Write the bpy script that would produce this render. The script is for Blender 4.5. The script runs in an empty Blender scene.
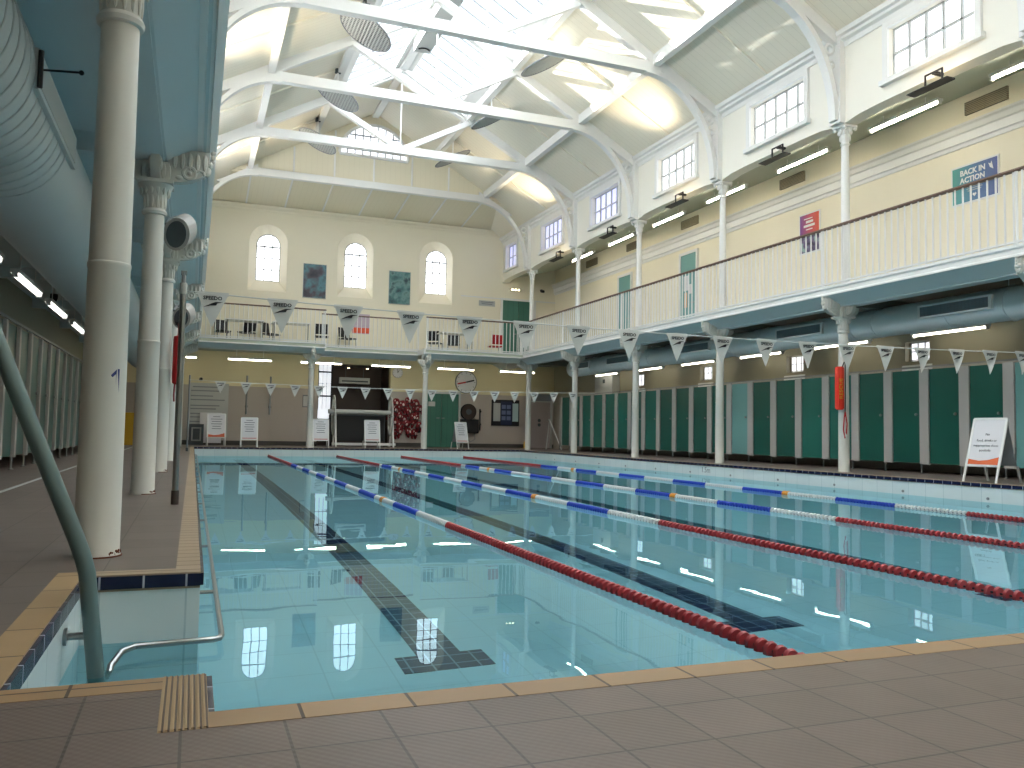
import bpy, bmesh, math, random
from mathutils import Vector, Matrix, Euler
random.seed(7)
PI = math.pi
sc = bpy.context.scene
COL = sc.collection
sin, cos = math.sin, math.cos

# ------------------------------------------------------------------ materials
def lin(h):
    h = h.lstrip('#')
    o = []
    for i in (0, 2, 4):
        c = int(h[i:i+2], 16) / 255
        o.append(c / 12.92 if c <= .04045 else ((c + .055) / 1.055) ** 2.4)
    return (*o, 1)

def mat(name, col, rough=.5, metal=0., var=0., scale=6., bump=0., spec=.5):
    m = bpy.data.materials.new(name)
    m.use_nodes = True
    nt = m.node_tree
    b = nt.nodes['Principled BSDF']
    c = lin(col) if isinstance(col, str) else col
    b.inputs['Base Color'].default_value = c
    b.inputs['Roughness'].default_value = rough
    b.inputs['Metallic'].default_value = metal
    b.inputs['Specular IOR Level'].default_value = spec
    if var or bump:
        tc = nt.nodes.new('ShaderNodeTexCoord')
        nz = nt.nodes.new('ShaderNodeTexNoise')
        nz.inputs['Scale'].default_value = scale
        nz.inputs['Detail'].default_value = 5
        nt.links.new(tc.outputs['Object'], nz.inputs['Vector'])
        if var:
            mx = nt.nodes.new('ShaderNodeMix'); mx.data_type = 'RGBA'
            mx.inputs[6].default_value = tuple(x * (1 - var) for x in c[:3]) + (1,)
            mx.inputs[7].default_value = tuple(min(1, x * (1 + var)) for x in c[:3]) + (1,)
            nt.links.new(nz.outputs['Fac'], mx.inputs[0])
            nt.links.new(mx.outputs[2], b.inputs['Base Color'])
        if bump:
            bp = nt.nodes.new('ShaderNodeBump'); bp.inputs['Strength'].default_value = bump
            bp.inputs['Distance'].default_value = .01
            nt.links.new(nz.outputs['Fac'], bp.inputs['Height'])
            nt.links.new(bp.outputs['Normal'], b.inputs['Normal'])
    return m

def emit(name, col, s):
    m = bpy.data.materials.new(name); m.use_nodes = True
    b = m.node_tree.nodes['Principled BSDF']
    b.inputs['Base Color'].default_value = (.8, .8, .8, 1)
    b.inputs['Emission Color'].default_value = lin(col)
    b.inputs['Emission Strength'].default_value = s
    return m

def tiles(name, c1, c2, cm, sx, sy, mortar, rough, off=0., axes='xy', ribs=0., var=.12, bump=.4, freq=2, ox=0., oy=0.):
    """square or brick tiles on object coordinates; sx, sy tile size in metres"""
    m = bpy.data.materials.new(name); m.use_nodes = True
    nt = m.node_tree; N = nt.nodes; L = nt.links
    b = N['Principled BSDF']; b.inputs['Roughness'].default_value = rough
    tc = N.new('ShaderNodeTexCoord')
    sep = N.new('ShaderNodeSeparateXYZ'); L.new(tc.outputs['Object'], sep.inputs[0])
    cmb = N.new('ShaderNodeCombineXYZ')
    for q, o_ in ((0, ox), (1, oy)):
        ad = N.new('ShaderNodeMath'); ad.operation = 'ADD'; ad.inputs[1].default_value = o_
        L.new(sep.outputs['XYZ'.index(axes[q].upper())], ad.inputs[0]); L.new(ad.outputs[0], cmb.inputs[q])
    br = N.new('ShaderNodeTexBrick'); br.offset = off; br.offset_frequency = freq
    br.inputs['Scale'].default_value = 1
    br.inputs['Brick Width'].default_value = sx
    br.inputs['Row Height'].default_value = sy
    br.inputs['Mortar Size'].default_value = mortar
    br.inputs['Mortar Smooth'].default_value = .2
    br.inputs['Bias'].default_value = 0
    br.inputs['Color1'].default_value = lin(c1); br.inputs['Color2'].default_value = lin(c2)
    br.inputs['Mortar'].default_value = lin(cm)
    L.new(cmb.outputs[0], br.inputs['Vector'])
    nz = N.new('ShaderNodeTexNoise'); nz.inputs['Scale'].default_value = 7; nz.inputs['Detail'].default_value = 6
    L.new(tc.outputs['Object'], nz.inputs['Vector'])
    mr = N.new('ShaderNodeMapRange'); mr.inputs[3].default_value = 1 - var; mr.inputs[4].default_value = 1 + var
    L.new(nz.outputs['Fac'], mr.inputs[0])
    mx = N.new('ShaderNodeMix'); mx.data_type = 'RGBA'; mx.blend_type = 'MULTIPLY'; mx.inputs[0].default_value = 1
    L.new(br.outputs['Color'], mx.inputs[6]); L.new(mr.outputs[0], mx.inputs[7])
    L.new(mx.outputs[2], b.inputs['Base Color'])
    h = N.new('ShaderNodeMath'); h.operation = 'MULTIPLY_ADD'
    h.inputs[1].default_value = -1
    L.new(br.outputs['Fac'], h.inputs[0])
    if ribs:
        # small raised studs of the non-slip paving
        def wv(i):
            w = N.new('ShaderNodeMath'); w.operation = 'MULTIPLY'; w.inputs[1].default_value = 2 * PI / ribs
            L.new(sep.outputs[i], w.inputs[0])
            s = N.new('ShaderNodeMath'); s.operation = 'SINE'; L.new(w.outputs[0], s.inputs[0]); return s
        a, c = wv(0), wv(1)
        p = N.new('ShaderNodeMath'); p.operation = 'MULTIPLY'; L.new(a.outputs[0], p.inputs[0]); L.new(c.outputs[0], p.inputs[1])
        q = N.new('ShaderNodeMath'); q.operation = 'MULTIPLY'; q.inputs[1].default_value = .35; L.new(p.outputs[0], q.inputs[0])
        L.new(q.outputs[0], h.inputs[2])
    else:
        h.inputs[2].default_value = 0
    bp = N.new('ShaderNodeBump'); bp.inputs['Strength'].default_value = bump; bp.inputs['Distance'].default_value = .004
    L.new(h.outputs[0], bp.inputs['Height']); L.new(bp.outputs['Normal'], b.inputs['Normal'])
    return m

def stripes(name, c1, c2, axis, width, line, rough=.6):
    """boards with thin joints across one axis"""
    m = bpy.data.materials.new(name); m.use_nodes = True
    nt = m.node_tree; N = nt.nodes; L = nt.links
    b = N['Principled BSDF']; b.inputs['Roughness'].default_value = rough
    tc = N.new('ShaderNodeTexCoord'); sep = N.new('ShaderNodeSeparateXYZ'); L.new(tc.outputs['Object'], sep.inputs[0])
    d = N.new('ShaderNodeMath'); d.operation = 'DIVIDE'; d.inputs[1].default_value = width
    L.new(sep.outputs['XYZ'.index(axis)], d.inputs[0])
    f = N.new('ShaderNodeMath'); f.operation = 'FRACT'; L.new(d.outputs[0], f.inputs[0])
    g = N.new('ShaderNodeMath'); g.operation = 'LESS_THAN'; g.inputs[1].default_value = line / width; L.new(f.outputs[0], g.inputs[0])
    mx = N.new('ShaderNodeMix'); mx.data_type = 'RGBA'
    mx.inputs[6].default_value = lin(c1); mx.inputs[7].default_value = lin(c2)
    L.new(g.outputs[0], mx.inputs[0]); L.new(mx.outputs[2], b.inputs['Base Color'])
    return m

def two_tone(name, low, high, z):
    m = mat(name, high, .55); nt = m.node_tree; N = nt.nodes; L = nt.links
    g = N.new('ShaderNodeNewGeometry'); s = N.new('ShaderNodeSeparateXYZ'); L.new(g.outputs['Position'], s.inputs[0])
    t = N.new('ShaderNodeMath'); t.operation = 'GREATER_THAN'; t.inputs[1].default_value = z; L.new(s.outputs[2], t.inputs[0])
    mx = N.new('ShaderNodeMix'); mx.data_type = 'RGBA'; mx.inputs[6].default_value = lin(low); mx.inputs[7].default_value = lin(high)
    L.new(t.outputs[0], mx.inputs[0]); L.new(mx.outputs[2], N['Principled BSDF'].inputs['Base Color'])
    return m

def gradient(name, cols, axis, a, b_):
    m = mat(name, cols[0], .35); nt = m.node_tree; N = nt.nodes; L = nt.links
    tc = N.new('ShaderNodeTexCoord'); s = N.new('ShaderNodeSeparateXYZ'); L.new(tc.outputs['Object'], s.inputs[0])
    r = N.new('ShaderNodeMapRange'); r.inputs[1].default_value = a; r.inputs[2].default_value = b_
    L.new(s.outputs['XYZ'.index(axis)], r.inputs[0])
    cr = N.new('ShaderNodeValToRGB'); L.new(r.outputs[0], cr.inputs[0])
    e = cr.color_ramp.elements
    e[0].color = lin(cols[0]); e[1].color = lin(cols[-1])
    for i, c in enumerate(cols[1:-1]):
        x = e.new((i + 1) / (len(cols) - 1)); x.color = lin(c)
    L.new(cr.outputs[0], N['Principled BSDF'].inputs['Base Color'])
    return m

def patchwork(name, cols, sx):
    """a printed photograph reduced to soft patches of its colours"""
    m = mat(name, cols[0], .4); nt = m.node_tree; N = nt.nodes; L = nt.links
    tc = N.new('ShaderNodeTexCoord'); nz = N.new('ShaderNodeTexNoise'); nz.inputs['Scale'].default_value = sx; nz.inputs['Detail'].default_value = 3
    L.new(tc.outputs['Object'], nz.inputs['Vector'])
    cr = N.new('ShaderNodeValToRGB'); L.new(nz.outputs['Fac'], cr.inputs[0]); e = cr.color_ramp.elements
    e[0].color = lin(cols[0]); e[0].position = .35; e[1].color = lin(cols[-1]); e[1].position = .65
    for i, c in enumerate(cols[1:-1]):
        x = e.new(.35 + .3 * (i + 1) / (len(cols) - 1)); x.color = lin(c)
    L.new(cr.outputs[0], N['Principled BSDF'].inputs['Base Color'])
    return m

M = dict(
    cream=mat('cream_paint', '#F4ECD6', .55, var=.02, scale=2),
    ceil=stripes('painted_boards', '#F3ECDB', '#E3DCCA', 'Y', .16, .008),
    gableboard=stripes('gable_boards', '#E8E0C8', '#DDD5BD', 'X', .16, .006),
    pale=mat('pale_cream_paint', '#F1EDE1', .55, var=.02, scale=2),
    white=mat('white_gloss_paint', '#ECEBE8', .35, var=.02, scale=3),
    column=mat('column_paint', '#D2D0C8', .38, var=.05, scale=4, bump=.1),
    rust=mat('rust_stain', '#6B3A22', .9),
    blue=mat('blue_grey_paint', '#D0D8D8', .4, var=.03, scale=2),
    soffit=mat('aisle_ceiling_brown', '#7A766A', .6, var=.05, scale=3),  # grey-brown, darker than the blue-grey of the left gallery slab
    upsoffit=mat('gallery_ceiling_paint', '#B5BAA8', .6),
    farwall=two_tone('far_wall_two_tone', '#B3A9A0', '#DACFA8', 1.86),
    sidewall=two_tone('side_wall_two_tone', '#A79F93', '#A39D86', 1.86),
    brown=mat('dark_brown_timber', '#3A2D27', .5, var=.1, scale=3),
    paver=tiles('brown_paving', '#6C5D56', '#65574F', '#453B35', .185, .19, .003, .42, var=.22, ribs=.0225, bump=.13),
    paver2=tiles('side_paving', '#71645C', '#6A5E57', '#574D46', .3, .3, .003, .5, var=.12, bump=.3),
    coping=tiles('tan_coping', '#A38460', '#987A57', '#4A3A2C', .222, .4, .004, .45, var=.08),
    copingY=tiles('tan_coping_side', '#AA947A', '#9F8A70', '#64523F', 5.0, .11, .006, .5, var=.1, ox=2.3),
    copingN=tiles('tan_coping_recess', '#A88C66', '#9C805C', '#4A3A2C', 5.0, .29, .004, .5, var=.1, ox=2.3),
    ribtile=stripes('ribbed_tile', '#A98F6C', '#4F4034', 'X', .0112, .004),
    navy=tiles('navy_tile', '#161B38', '#1B2140', '#B5B5C0', .15, .4, .004, .25, axes='xz', var=.1, bump=.1),
    navyY=tiles('navy_tile_side', '#161B38', '#1B2140', '#B5B5C0', .15, .4, .004, .25, axes='yz', var=.1, bump=.1),
    basinx=tiles('pool_wall_tile_x', '#DDE6E6', '#D6E0E1', '#BCCBCE', .3, .3, .004, .25, axes='xz', var=.03, bump=.1),
    basiny=tiles('pool_wall_tile_y', '#DDE6E6', '#D6E0E1', '#BCCBCE', .3, .3, .004, .25, axes='yz', var=.03, bump=.1),
    basinf=tiles('pool_floor_tile', '#D6E8F0', '#D2E4ED', '#C3D8E1', .3, .3, .004, .3, var=.03, bump=.1),
    lane=tiles('lane_line_tile', '#221C48', '#27214E', '#8C98AA', .11, .11, .005, .3, var=.1, bump=.1),
    teal=mat('teal_door', '#1F6A5E', .3, var=.06, scale=1.5),
    tealdk=mat('dark_green_door', '#14564A', .3, var=.06, scale=1.5),
    teallt=mat('pale_teal_door', '#6FA3A0', .3, var=.04, scale=1.5),
    pil=mat('grey_laminate', '#B3AFAB', .45, var=.03),
    steel=mat('brushed_steel', '#9A9C9B', .3, 1., var=.08, scale=20),
    pipe=mat('grey_green_coated_pipe', '#667A7A', .35, .2, var=.08, scale=10),
    duct=mat('duct_sheet_metal', '#DCE2E2', .4, .1, var=.03, scale=2),
    ductw=mat('white_spiral_duct', '#BFC6C6', .5, 0., var=.03, scale=2),
    meshgrey=mat('grille_grey', '#7B8489', .6), dark=mat('dark_louvre', '#4A5256', .6),
    black=mat('black_plastic', '#15161A', .5),
    ventbrown=stripes('brown_louvre', '#A3977E', '#6A604C', 'Z', .03, .012),
    wood=mat('handrail_timber', '#6B5347', .4, var=.12, scale=14),
    red=mat('red_foam', '#B3161C', .5, var=.06),
    darkred=mat('dark_red_nylon', '#7E1422', .7, var=.15, scale=30),
    ropered=mat('red_float', '#A83A40', .35),
    ropeblue=mat('blue_float', '#1F43B8', .4),
    ropewhite=mat('white_float', '#D8DCDD', .4),
    ropeorange=mat('orange_float', '#E0912A', .4),
    cable=mat('steel_cable', '#30363C', .4, .6),
    fabric=mat('pennant_fabric', '#D5D6D3', .7, var=.03, scale=9),
    ink=mat('dark_ink', '#23252B', .6),
    greyink=mat('grey_ink', '#777A80', .6),
    blueink=mat('navy_ink', '#2A3570', .6),
    paper=mat('white_board', '#DEDCDF', .4),
    orange=mat('orange_print', '#D9602C', .4),
    yellow=mat('yellow_plastic', '#C69A1A', .4),
    palegrey=mat('pale_grey_paint', '#B9BBB8', .5),
    midgrey=mat('mid_grey_paint', '#85888A', .5),
    skirt=mat('dark_skirting', '#45413D', .5),
    pinkdoor=mat('mauve_grey_paint', '#A59A97', .5),
    greend=stripes('green_door_boards', '#3E7566', '#2A5449', 'X', .2, .008, .4),
    tube=emit('fluorescent_tube', '#FFF6E0', 24.0), tubefar=emit('far_tube', '#FFF2D4', 15.0), tubelow=emit('dimmer_tube', '#FFF6E0', 7.5), tubewide=emit('wide_diffuser', '#FFFCF2', 2.2),
    sky=emit('bright_overcast_pane', '#F7FAFF', 2.0), skyr=emit('white_sky_pane', '#F3F6FF', 1.05), skyl=emit('bright_sky_pane', '#F7FAFF', 17),
    skydim=emit('bluish_sky_pane', '#9A9CCB', 1.1),
    lamp=emit('warm_lamp', '#FFE2B0', 8.0),
)
def glass_pane():
    m = bpy.data.materials.new('rooflight_glass'); m.use_nodes = True; nt = m.node_tree; N = nt.nodes; L = nt.links
    N.remove(N['Principled BSDF'])
    t = N.new('ShaderNodeBsdfTransparent'); t.inputs[0].default_value = (.93, .96, 1, 1)
    g = N.new('ShaderNodeBsdfGlossy'); g.inputs['Roughness'].default_value = .1
    mx = N.new('ShaderNodeMixShader'); mx.inputs[0].default_value = .05; L.new(t.outputs[0], mx.inputs[1]); L.new(g.outputs[0], mx.inputs[2])
    L.new(mx.outputs[0], N['Material Output'].inputs[0]); return m
M['glass'] = glass_pane()
def water_mat():
    m = bpy.data.materials.new('pool_water'); m.use_nodes = True; nt = m.node_tree; N = nt.nodes; L = nt.links
    N.remove(N['Principled BSDF'])
    g = N.new('ShaderNodeBsdfGlass'); g.inputs['IOR'].default_value = 1.33; g.inputs['Roughness'].default_value = 0
    g.inputs['Color'].default_value = (.65, .90, .955, 1)
    tc = N.new('ShaderNodeTexCoord'); nz = N.new('ShaderNodeTexNoise'); nz.inputs['Scale'].default_value = 1.6; nz.inputs['Detail'].default_value = 2
    L.new(tc.outputs['Object'], nz.inputs['Vector'])
    bp = N.new('ShaderNodeBump'); bp.inputs['Strength'].default_value = .012; bp.inputs['Distance'].default_value = .1
    L.new(nz.outputs['Fac'], bp.inputs['Height']); L.new(bp.outputs['Normal'], g.inputs['Normal'])
    L.new(g.outputs[0], N['Material Output'].inputs[0]); return m
M['water'] = water_mat()

# ------------------------------------------------------------------ mesh builder
class MB:
    def __init__(s): s.v = []; s.f = []; s.sm = []
    def add(s, v, f, smooth=False):
        n = len(s.v); s.v += [tuple(x) for x in v]; s.f += [tuple(i + n for i in q) for q in f]; s.sm += [smooth] * len(f); return s
    def box(s, x0, x1, y0, y1, z0, z1):
        v = [(x, y, z) for x in (x0, x1) for y in (y0, y1) for z in (z0, z1)]
        return s.add(v, [(0, 1, 3, 2), (4, 6, 7, 5), (0, 4, 5, 1), (2, 3, 7, 6), (0, 2, 6, 4), (1, 5, 7, 3)])
    def bar(s, a, b, w, h, up=(0, 0, 1)):
        """rectangular bar from a to b; w sideways, h along up"""
        a, b = Vector(a), Vector(b); d = (b - a).normalized(); u = Vector(up); r = d.cross(u)
        if r.length < 1e-5: r = d.cross(Vector((1, 0, 0)))
        r.normalize(); u = r.cross(d)
        v = [p + r * i * w / 2 + u * j * h / 2 for p in (a, b) for i in (-1, 1) for j in (-1, 1)]
        return s.add(v, [(0, 1, 3, 2), (4, 6, 7, 5), (0, 4, 5, 1), (2, 3, 7, 6), (0, 2, 6, 4), (1, 5, 7, 3)])
    def cyl(s, a, b, r0, r1=None, n=12, smooth=True):
        r1 = r0 if r1 is None else r1; a, b = Vector(a), Vector(b); d = (b - a).normalized()
        u = d.orthogonal().normalized(); w = d.cross(u)
        v = [];
        for p, r in ((a, r0), (b, r1)):
            v += [p + (u * cos(2 * PI * i / n) + w * sin(2 * PI * i / n)) * r for i in range(n)]
        s.add(v, [(i, (i + 1) % n, n + (i + 1) % n, n + i) for i in range(n)], smooth)
        return s.add(v, [tuple(range(n - 1, -1, -1)), tuple(range(n, 2 * n))])
    def lathe(s, prof, n=20, c=(0, 0, 0), smooth=True):
        v = []; f = []
        for r, z in prof:
            v += [(c[0] + r * cos(2 * PI * i / n), c[1] + r * sin(2 * PI * i / n), c[2] + z) for i in range(n)]
        for k in range(len(prof) - 1):
            f += [(k * n + i, k * n + (i + 1) % n, (k + 1) * n + (i + 1) % n, (k + 1) * n + i) for i in range(n)]
        s.add(v, f, smooth); k = len(prof) - 1
        return s.add(v, [tuple(range(n - 1, -1, -1)), tuple(k * n + i for i in range(n))])
    def tube(s, pts, r, n=8, closed=False):
        P = [Vector(p) for p in pts]; m = len(P); v = []; prev = None
        for i in range(m):
            if closed: d = (P[(i + 1) % m] - P[i - 1])
            else: d = P[min(i + 1, m - 1)] - P[max(i - 1, 0)]
            d.normalize()
            u = d.orthogonal().normalized() if prev is None else (prev - d * prev.dot(d)).normalized()
            prev = u; w = d.cross(u)
            v += [P[i] + (u * cos(2 * PI * k / n) + w * sin(2 * PI * k / n)) * r for k in range(n)]
        f = []
        for i in range(m if closed else m - 1):
            j = (i + 1) % m
            f += [(i * n + k, i * n + (k + 1) % n, j * n + (k + 1) % n, j * n + k) for k in range(n)]
        s.add(v, f, True)
        if not closed: s.add(v, [tuple(range(n - 1, -1, -1)), tuple((m - 1) * n + k for k in range(n))])
        return s
    def prism(s, poly, plane, a, b):
        """polygon in plane xz / yz / xy extruded along the third axis from a to b"""
        def p(q, t):
            return {'xz': (q[0], t, q[1]), 'yz': (t, q[0], q[1]), 'xy': (q[0], q[1], t)}[plane]
        n = len(poly); v = [p(q, a) for q in poly] + [p(q, b) for q in poly]
        return s.add(v, [tuple(range(n - 1, -1, -1)), tuple(range(n, 2 * n))] + [(i, (i + 1) % n, n + (i + 1) % n, n + i) for i in range(n)])
    def ball(s, c, r, n=10, m=6):
        r = r if isinstance(r, (tuple, list)) else (r, r, r); v = []; f = []
        for j in range(m + 1):
            t = PI * j / m
            v += [(c[0] + r[0] * sin(t) * cos(2 * PI * i / n), c[1] + r[1] * sin(t) * sin(2 * PI * i / n), c[2] + r[2] * cos(t)) for i in range(n)]
        for j in range(m):
            f += [(j * n + i, (j + 1) * n + i, (j + 1) * n + (i + 1) % n, j * n + (i + 1) % n) for i in range(n)]
        return s.add(v, f, True)
    def ring(s, c, R, r, axis='y', n=20):
        pts = []
        for i in range(n):
            a = 2 * PI * i / n
            pts.append({'y': (c[0] + R * cos(a), c[1], c[2] + R * sin(a)), 'z': (c[0] + R * cos(a), c[1] + R * sin(a), c[2]),
                        'x': (c[0], c[1] + R * cos(a), c[2] + R * sin(a))}[axis])
        return s.tube(pts, r, 6, True)
    def xf(s, mtx): s.v = [tuple(mtx @ Vector(p)) for p in s.v]; return s
    def build(s, name, m, parent=None, kind=None, loc=None):
        me = bpy.data.meshes.new(name); me.from_pydata(s.v, [], s.f)
        me.polygons.foreach_set('use_smooth', s.sm)
        bm = bmesh.new(); bm.from_mesh(me); bmesh.ops.remove_doubles(bm, verts=bm.verts, dist=1e-5)
        bmesh.ops.dissolve_degenerate(bm, edges=bm.edges, dist=1e-6)
        bmesh.ops.recalc_face_normals(bm, faces=bm.faces); bm.to_mesh(me); bm.free()
        me.materials.append(M[m] if isinstance(m, str) else m)
        if any(s.sm): me.set_sharp_from_angle(angle=math.radians(32))
        o = bpy.data.objects.new(name, me); COL.objects.link(o)
        if parent is not None: o.parent = parent
        if loc: o.location = loc
        if kind: o['kind'] = kind
        return o

def tag(o, label, cat, group=None, kind=None):
    o['label'] = label; o['category'] = cat
    if group: o['group'] = group
    if kind: o['kind'] = kind
    return o
def thing(name, label, cat, loc=(0, 0, 0), rz=0, group=None, kind=None):
    o = bpy.data.objects.new(name, None); COL.objects.link(o); o.location = loc; o.rotation_euler = (0, 0, rz); o.empty_display_size = .1
    return tag(o, label, cat, group, kind)
def dup(root, loc, rz=None, label=None, group=None):
    r = root.copy(); COL.objects.link(r); r.location = loc
    if rz is not None: r.rotation_euler = (0, 0, rz)
    if label: r['label'] = label
    if group: r['group'] = group
    def rec(a, b):
        for ch in list(a.children):
            c = ch.copy(); COL.objects.link(c); c.parent = b; rec(ch, c)
    rec(root, r); return r
def struct(name, mb, m, parent=None): return mb.build(name, m, parent, None if parent else 'structure')

def text(name, body, size, m, parent, loc, rot=(PI / 2, 0, 0), ext=.001, sx=1., bold=0.):
    cu = bpy.data.curves.new(name, 'FONT'); cu.body = body; cu.size = size; cu.align_x = 'CENTER'; cu.align_y = 'CENTER'
    cu.extrude = ext; cu.offset = bold; cu.resolution_u = 2; cu.materials.append(M[m])
    tmp = bpy.data.objects.new(name, cu); COL.objects.link(tmp)
    dg = bpy.context.evaluated_depsgraph_get(); me = bpy.data.meshes.new_from_object(tmp.evaluated_get(dg))
    bpy.data.objects.remove(tmp); bpy.data.curves.remove(cu)
    if not me.materials: me.materials.append(M[m])
    o = bpy.data.objects.new(name, me); COL.objects.link(o); o.parent = parent; o.location = loc; o.rotation_euler = rot; o.scale = (sx, 1, 1)
    return o

def holed(poly, holes, plane, a, b):
    """wall panel with openings: polygon and hole loops in a plane, given thickness a..b"""
    mb = MB()
    def p(q, t): return {'xz': (q[0], t, q[1]), 'yz': (t, q[0], q[1]), 'xy': (q[0], q[1], t)}[plane]
    bm = bmesh.new(); ed = []
    for lp in [poly] + holes:
        vs = [bm.verts.new(p(q, a)) for q in lp]
        ed += [bm.edges.new((vs[i], vs[(i + 1) % len(vs)])) for i in range(len(vs))]
    bmesh.ops.triangle_fill(bm, use_beauty=True, use_dissolve=False, edges=ed)
    bm.verts.index_update(); bm.verts.ensure_lookup_table()
    V = [v.co.copy() for v in bm.verts]; F = [tuple(v.index for v in f.verts) for f in bm.faces]; bm.free()
    ax = {'xz': 1, 'yz': 0, 'xy': 2}[plane]
    W = []
    for v in V:
        w = v.copy(); w[ax] = b; W.append(w)
    mb.add(V, F); mb.add(W, [f[::-1] for f in F])
    for lp in [poly] + holes:
        n = len(lp); mb.add([p(q, a) for q in lp] + [p(q, b) for q in lp], [(i, (i + 1) % n, n + (i + 1) % n, n + i) for i in range(n)])
    return mb
def rect(a0, a1, b0, b1): return [(a0, b0), (a1, b0), (a1, b1), (a0, b1)]
def arch(cx, hw, z0, ztop, n=14):
    zc = ztop - hw
    return [(cx - hw, z0), (cx + hw, z0)] + [(cx + hw * cos(PI * i / n), zc + hw * sin(PI * i / n)) for i in range(n + 1)]

# ------------------------------------------------------------------ camera
CAMZ = .56
F_PX = 830.5; YAW, PITCH, ROLL = .3657, .058, .018
fw = Vector((sin(YAW) * cos(PITCH), cos(YAW) * cos(PITCH), sin(PITCH)))
r0 = Vector((cos(YAW), -sin(YAW), 0)); u0 = r0.cross(fw)
rt = r0 * cos(ROLL) + u0 * sin(ROLL); up = -r0 * sin(ROLL) + u0 * cos(ROLL)
cam = bpy.data.cameras.new('camera'); cam.sensor_width = 36; cam.lens = 36 * F_PX / 1024; cam.clip_end = 300; cam.clip_start = .05
co = bpy.data.objects.new('camera', cam); COL.objects.link(co)
mw = Matrix((rt, up, -fw)).transposed().to_4x4(); mw.translation = Vector((0, 0, CAMZ)); co.matrix_world = mw
sc.camera = co

# ------------------------------------------------------------------ dimensions
XR, XL, D, YC = 10.19, -.335, 3.517, 25.09
def K(k): return YC - k * D
PX0, PX1, PY0, PY1 = .05, 9.79, 1.765, 24.69            # pool
NX0, NY0, NY1 = -.36, 2.035, 3.455                       # step recess in the pool's corner
WZ = -.25
XW, XLW, YF, YB = 12.2, -2.95, 27.6, -3.0
GZ = 3.06
ORD = ['first', 'second', 'third', 'fourth', 'fifth', 'sixth', 'seventh', 'eighth', 'ninth', 'tenth', 'eleventh', 'twelfth', 'thirteenth',
       'fourteenth', 'fifteenth', 'sixteenth', 'seventeenth', 'eighteenth', 'nineteenth', 'twentieth', 'twenty-first', 'twenty-second', 'twenty-third', 'twenty-fourth', 'twenty-fifth']

# ------------------------------------------------------------------ floor, pool
pool_poly = [(PX0, PY0), (PX1, PY0), (PX1, PY1), (PX0, PY1), (PX0, NY1), (NX0, NY1), (NX0, NY0), (PX0, NY0)]
CW = .09
near = MB().box(XLW, XW, YB, PY0 - CW, -.2, 0)
near.box(XLW, NX0, PY0 - CW, NY0 - CW, -.2, 0); near.box(NX0, PX0 - .09, PY0 - CW, NY0 - CW, -.2, 0)
struct('floor', near, 'paver')
side = MB().box(XLW, NX0 - CW, NY0 - CW, YF, -.2, 0); side.box(NX0 - CW, PX0 - .09, NY1 + .1, YF, -.2, 0)
side.box(PX0 - .09, XW, PY1 + .12, YF, -.2, 0); side.box(PX1 + .12, XW, PY0 - CW, PY1 + .12, -.2, 0)
struct('floor', side, 'paver2')
cp = MB().box(PX0, PX1 + .12, PY0 - CW, PY0, -.06, .001); cp.box(NX0 - CW, PX0 - .09, NY0 - CW, NY0, -.06, .001)
struct('trim_1', cp, 'coping')
cp = MB().box(PX0 - .09, PX0, NY1 + .1, PY1 + .12, -.06, .001); cp.box(PX1, PX1 + .12, PY0, PY1 + .12, -.06, .001)
cp.box(PX0, PX1, PY1, PY1 + .12, -.06, .001); cp.box(NX0, PX0 - .09, NY1, NY1 + .1, -.06, .001)
cp.box(PX0 - .09, PX0, NY1, NY1 + .1, -.06, .001)
struct('trim_2', cp, 'copingY')
struct('trim_18', MB().box(NX0 - CW, NX0, NY0, NY1 + .1, -.06, .001), 'copingN')
rb = MB().box(PX0 - .09, PX0, PY0 - CW, NY0, -.06, .001)
for i in range(8): rb.box(PX0 - .088 + i * .0112, PX0 - .0815 + i * .0112, PY0 - CW + .003, NY0 - .002, 0, .003)
struct('trim_3', rb, 'ribtile')
T = .012
nx = MB().box(PX0, PX1, PY1 - T, PY1, -.05, -.004); nx.box(NX0, PX0, NY1 - T, NY1, -.05, -.004); nx.box(PX0, PX1, PY0, PY0 + T, -.05, -.004); nx.box(NX0, PX0, NY0, NY0 + T, -.05, -.004)
struct('trim_4', nx, 'navy')
ny = MB().box(PX1 - T, PX1, PY0, PY1, -.05, -.004); ny.box(PX0, PX0 + T, NY1, PY1, -.05, -.004); ny.box(NX0, NX0 + T, NY0, NY1, -.05, -.004); ny.box(PX0, PX0 + T, PY0, NY0, -.05, -.004)
struct('trim_5', ny, 'navyY')
FZ0, FZ1 = -1.22, -1.75
def fz(y): return FZ0 + (FZ1 - FZ0) * (y - PY0) / (PY1 - PY0)
bx = MB().box(PX0 - .1, PX1 + .1, PY1, PY1 + .1, -2, -.06); bx.box(NX0 - .1, PX0, NY1, NY1 + .09, -2, -.06); bx.box(PX0 - .1, PX1 + .1, PY0 - .1, PY0, -2, -.06); bx.box(NX0 - .1, PX0, NY0 - .1, NY0, -2, -.06)
basin = struct('pool_basin', bx, 'basinx')
by = MB().box(PX1, PX1 + .1, PY0, PY1, -2, -.06); by.box(PX0 - .1, PX0, NY1 + .09, PY1, -2, -.06); by.box(NX0 - .1, NX0, NY0, NY1, -2, -.06); by.box(PX0 - .1, PX0, PY0, NY0, -2, -.06)
by.build('side_wall', 'basiny', basin)
fl = MB(); fl.prism([(PY0 - .1, -2.1), (PY1 + .1, -2.1), (PY1 + .1, fz(PY1)), (PY0 - .1, fz(PY0))], 'yz', NX0 - .1, PX1 + .1)
fl.build('pool_floor', 'basinf', basin)
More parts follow.
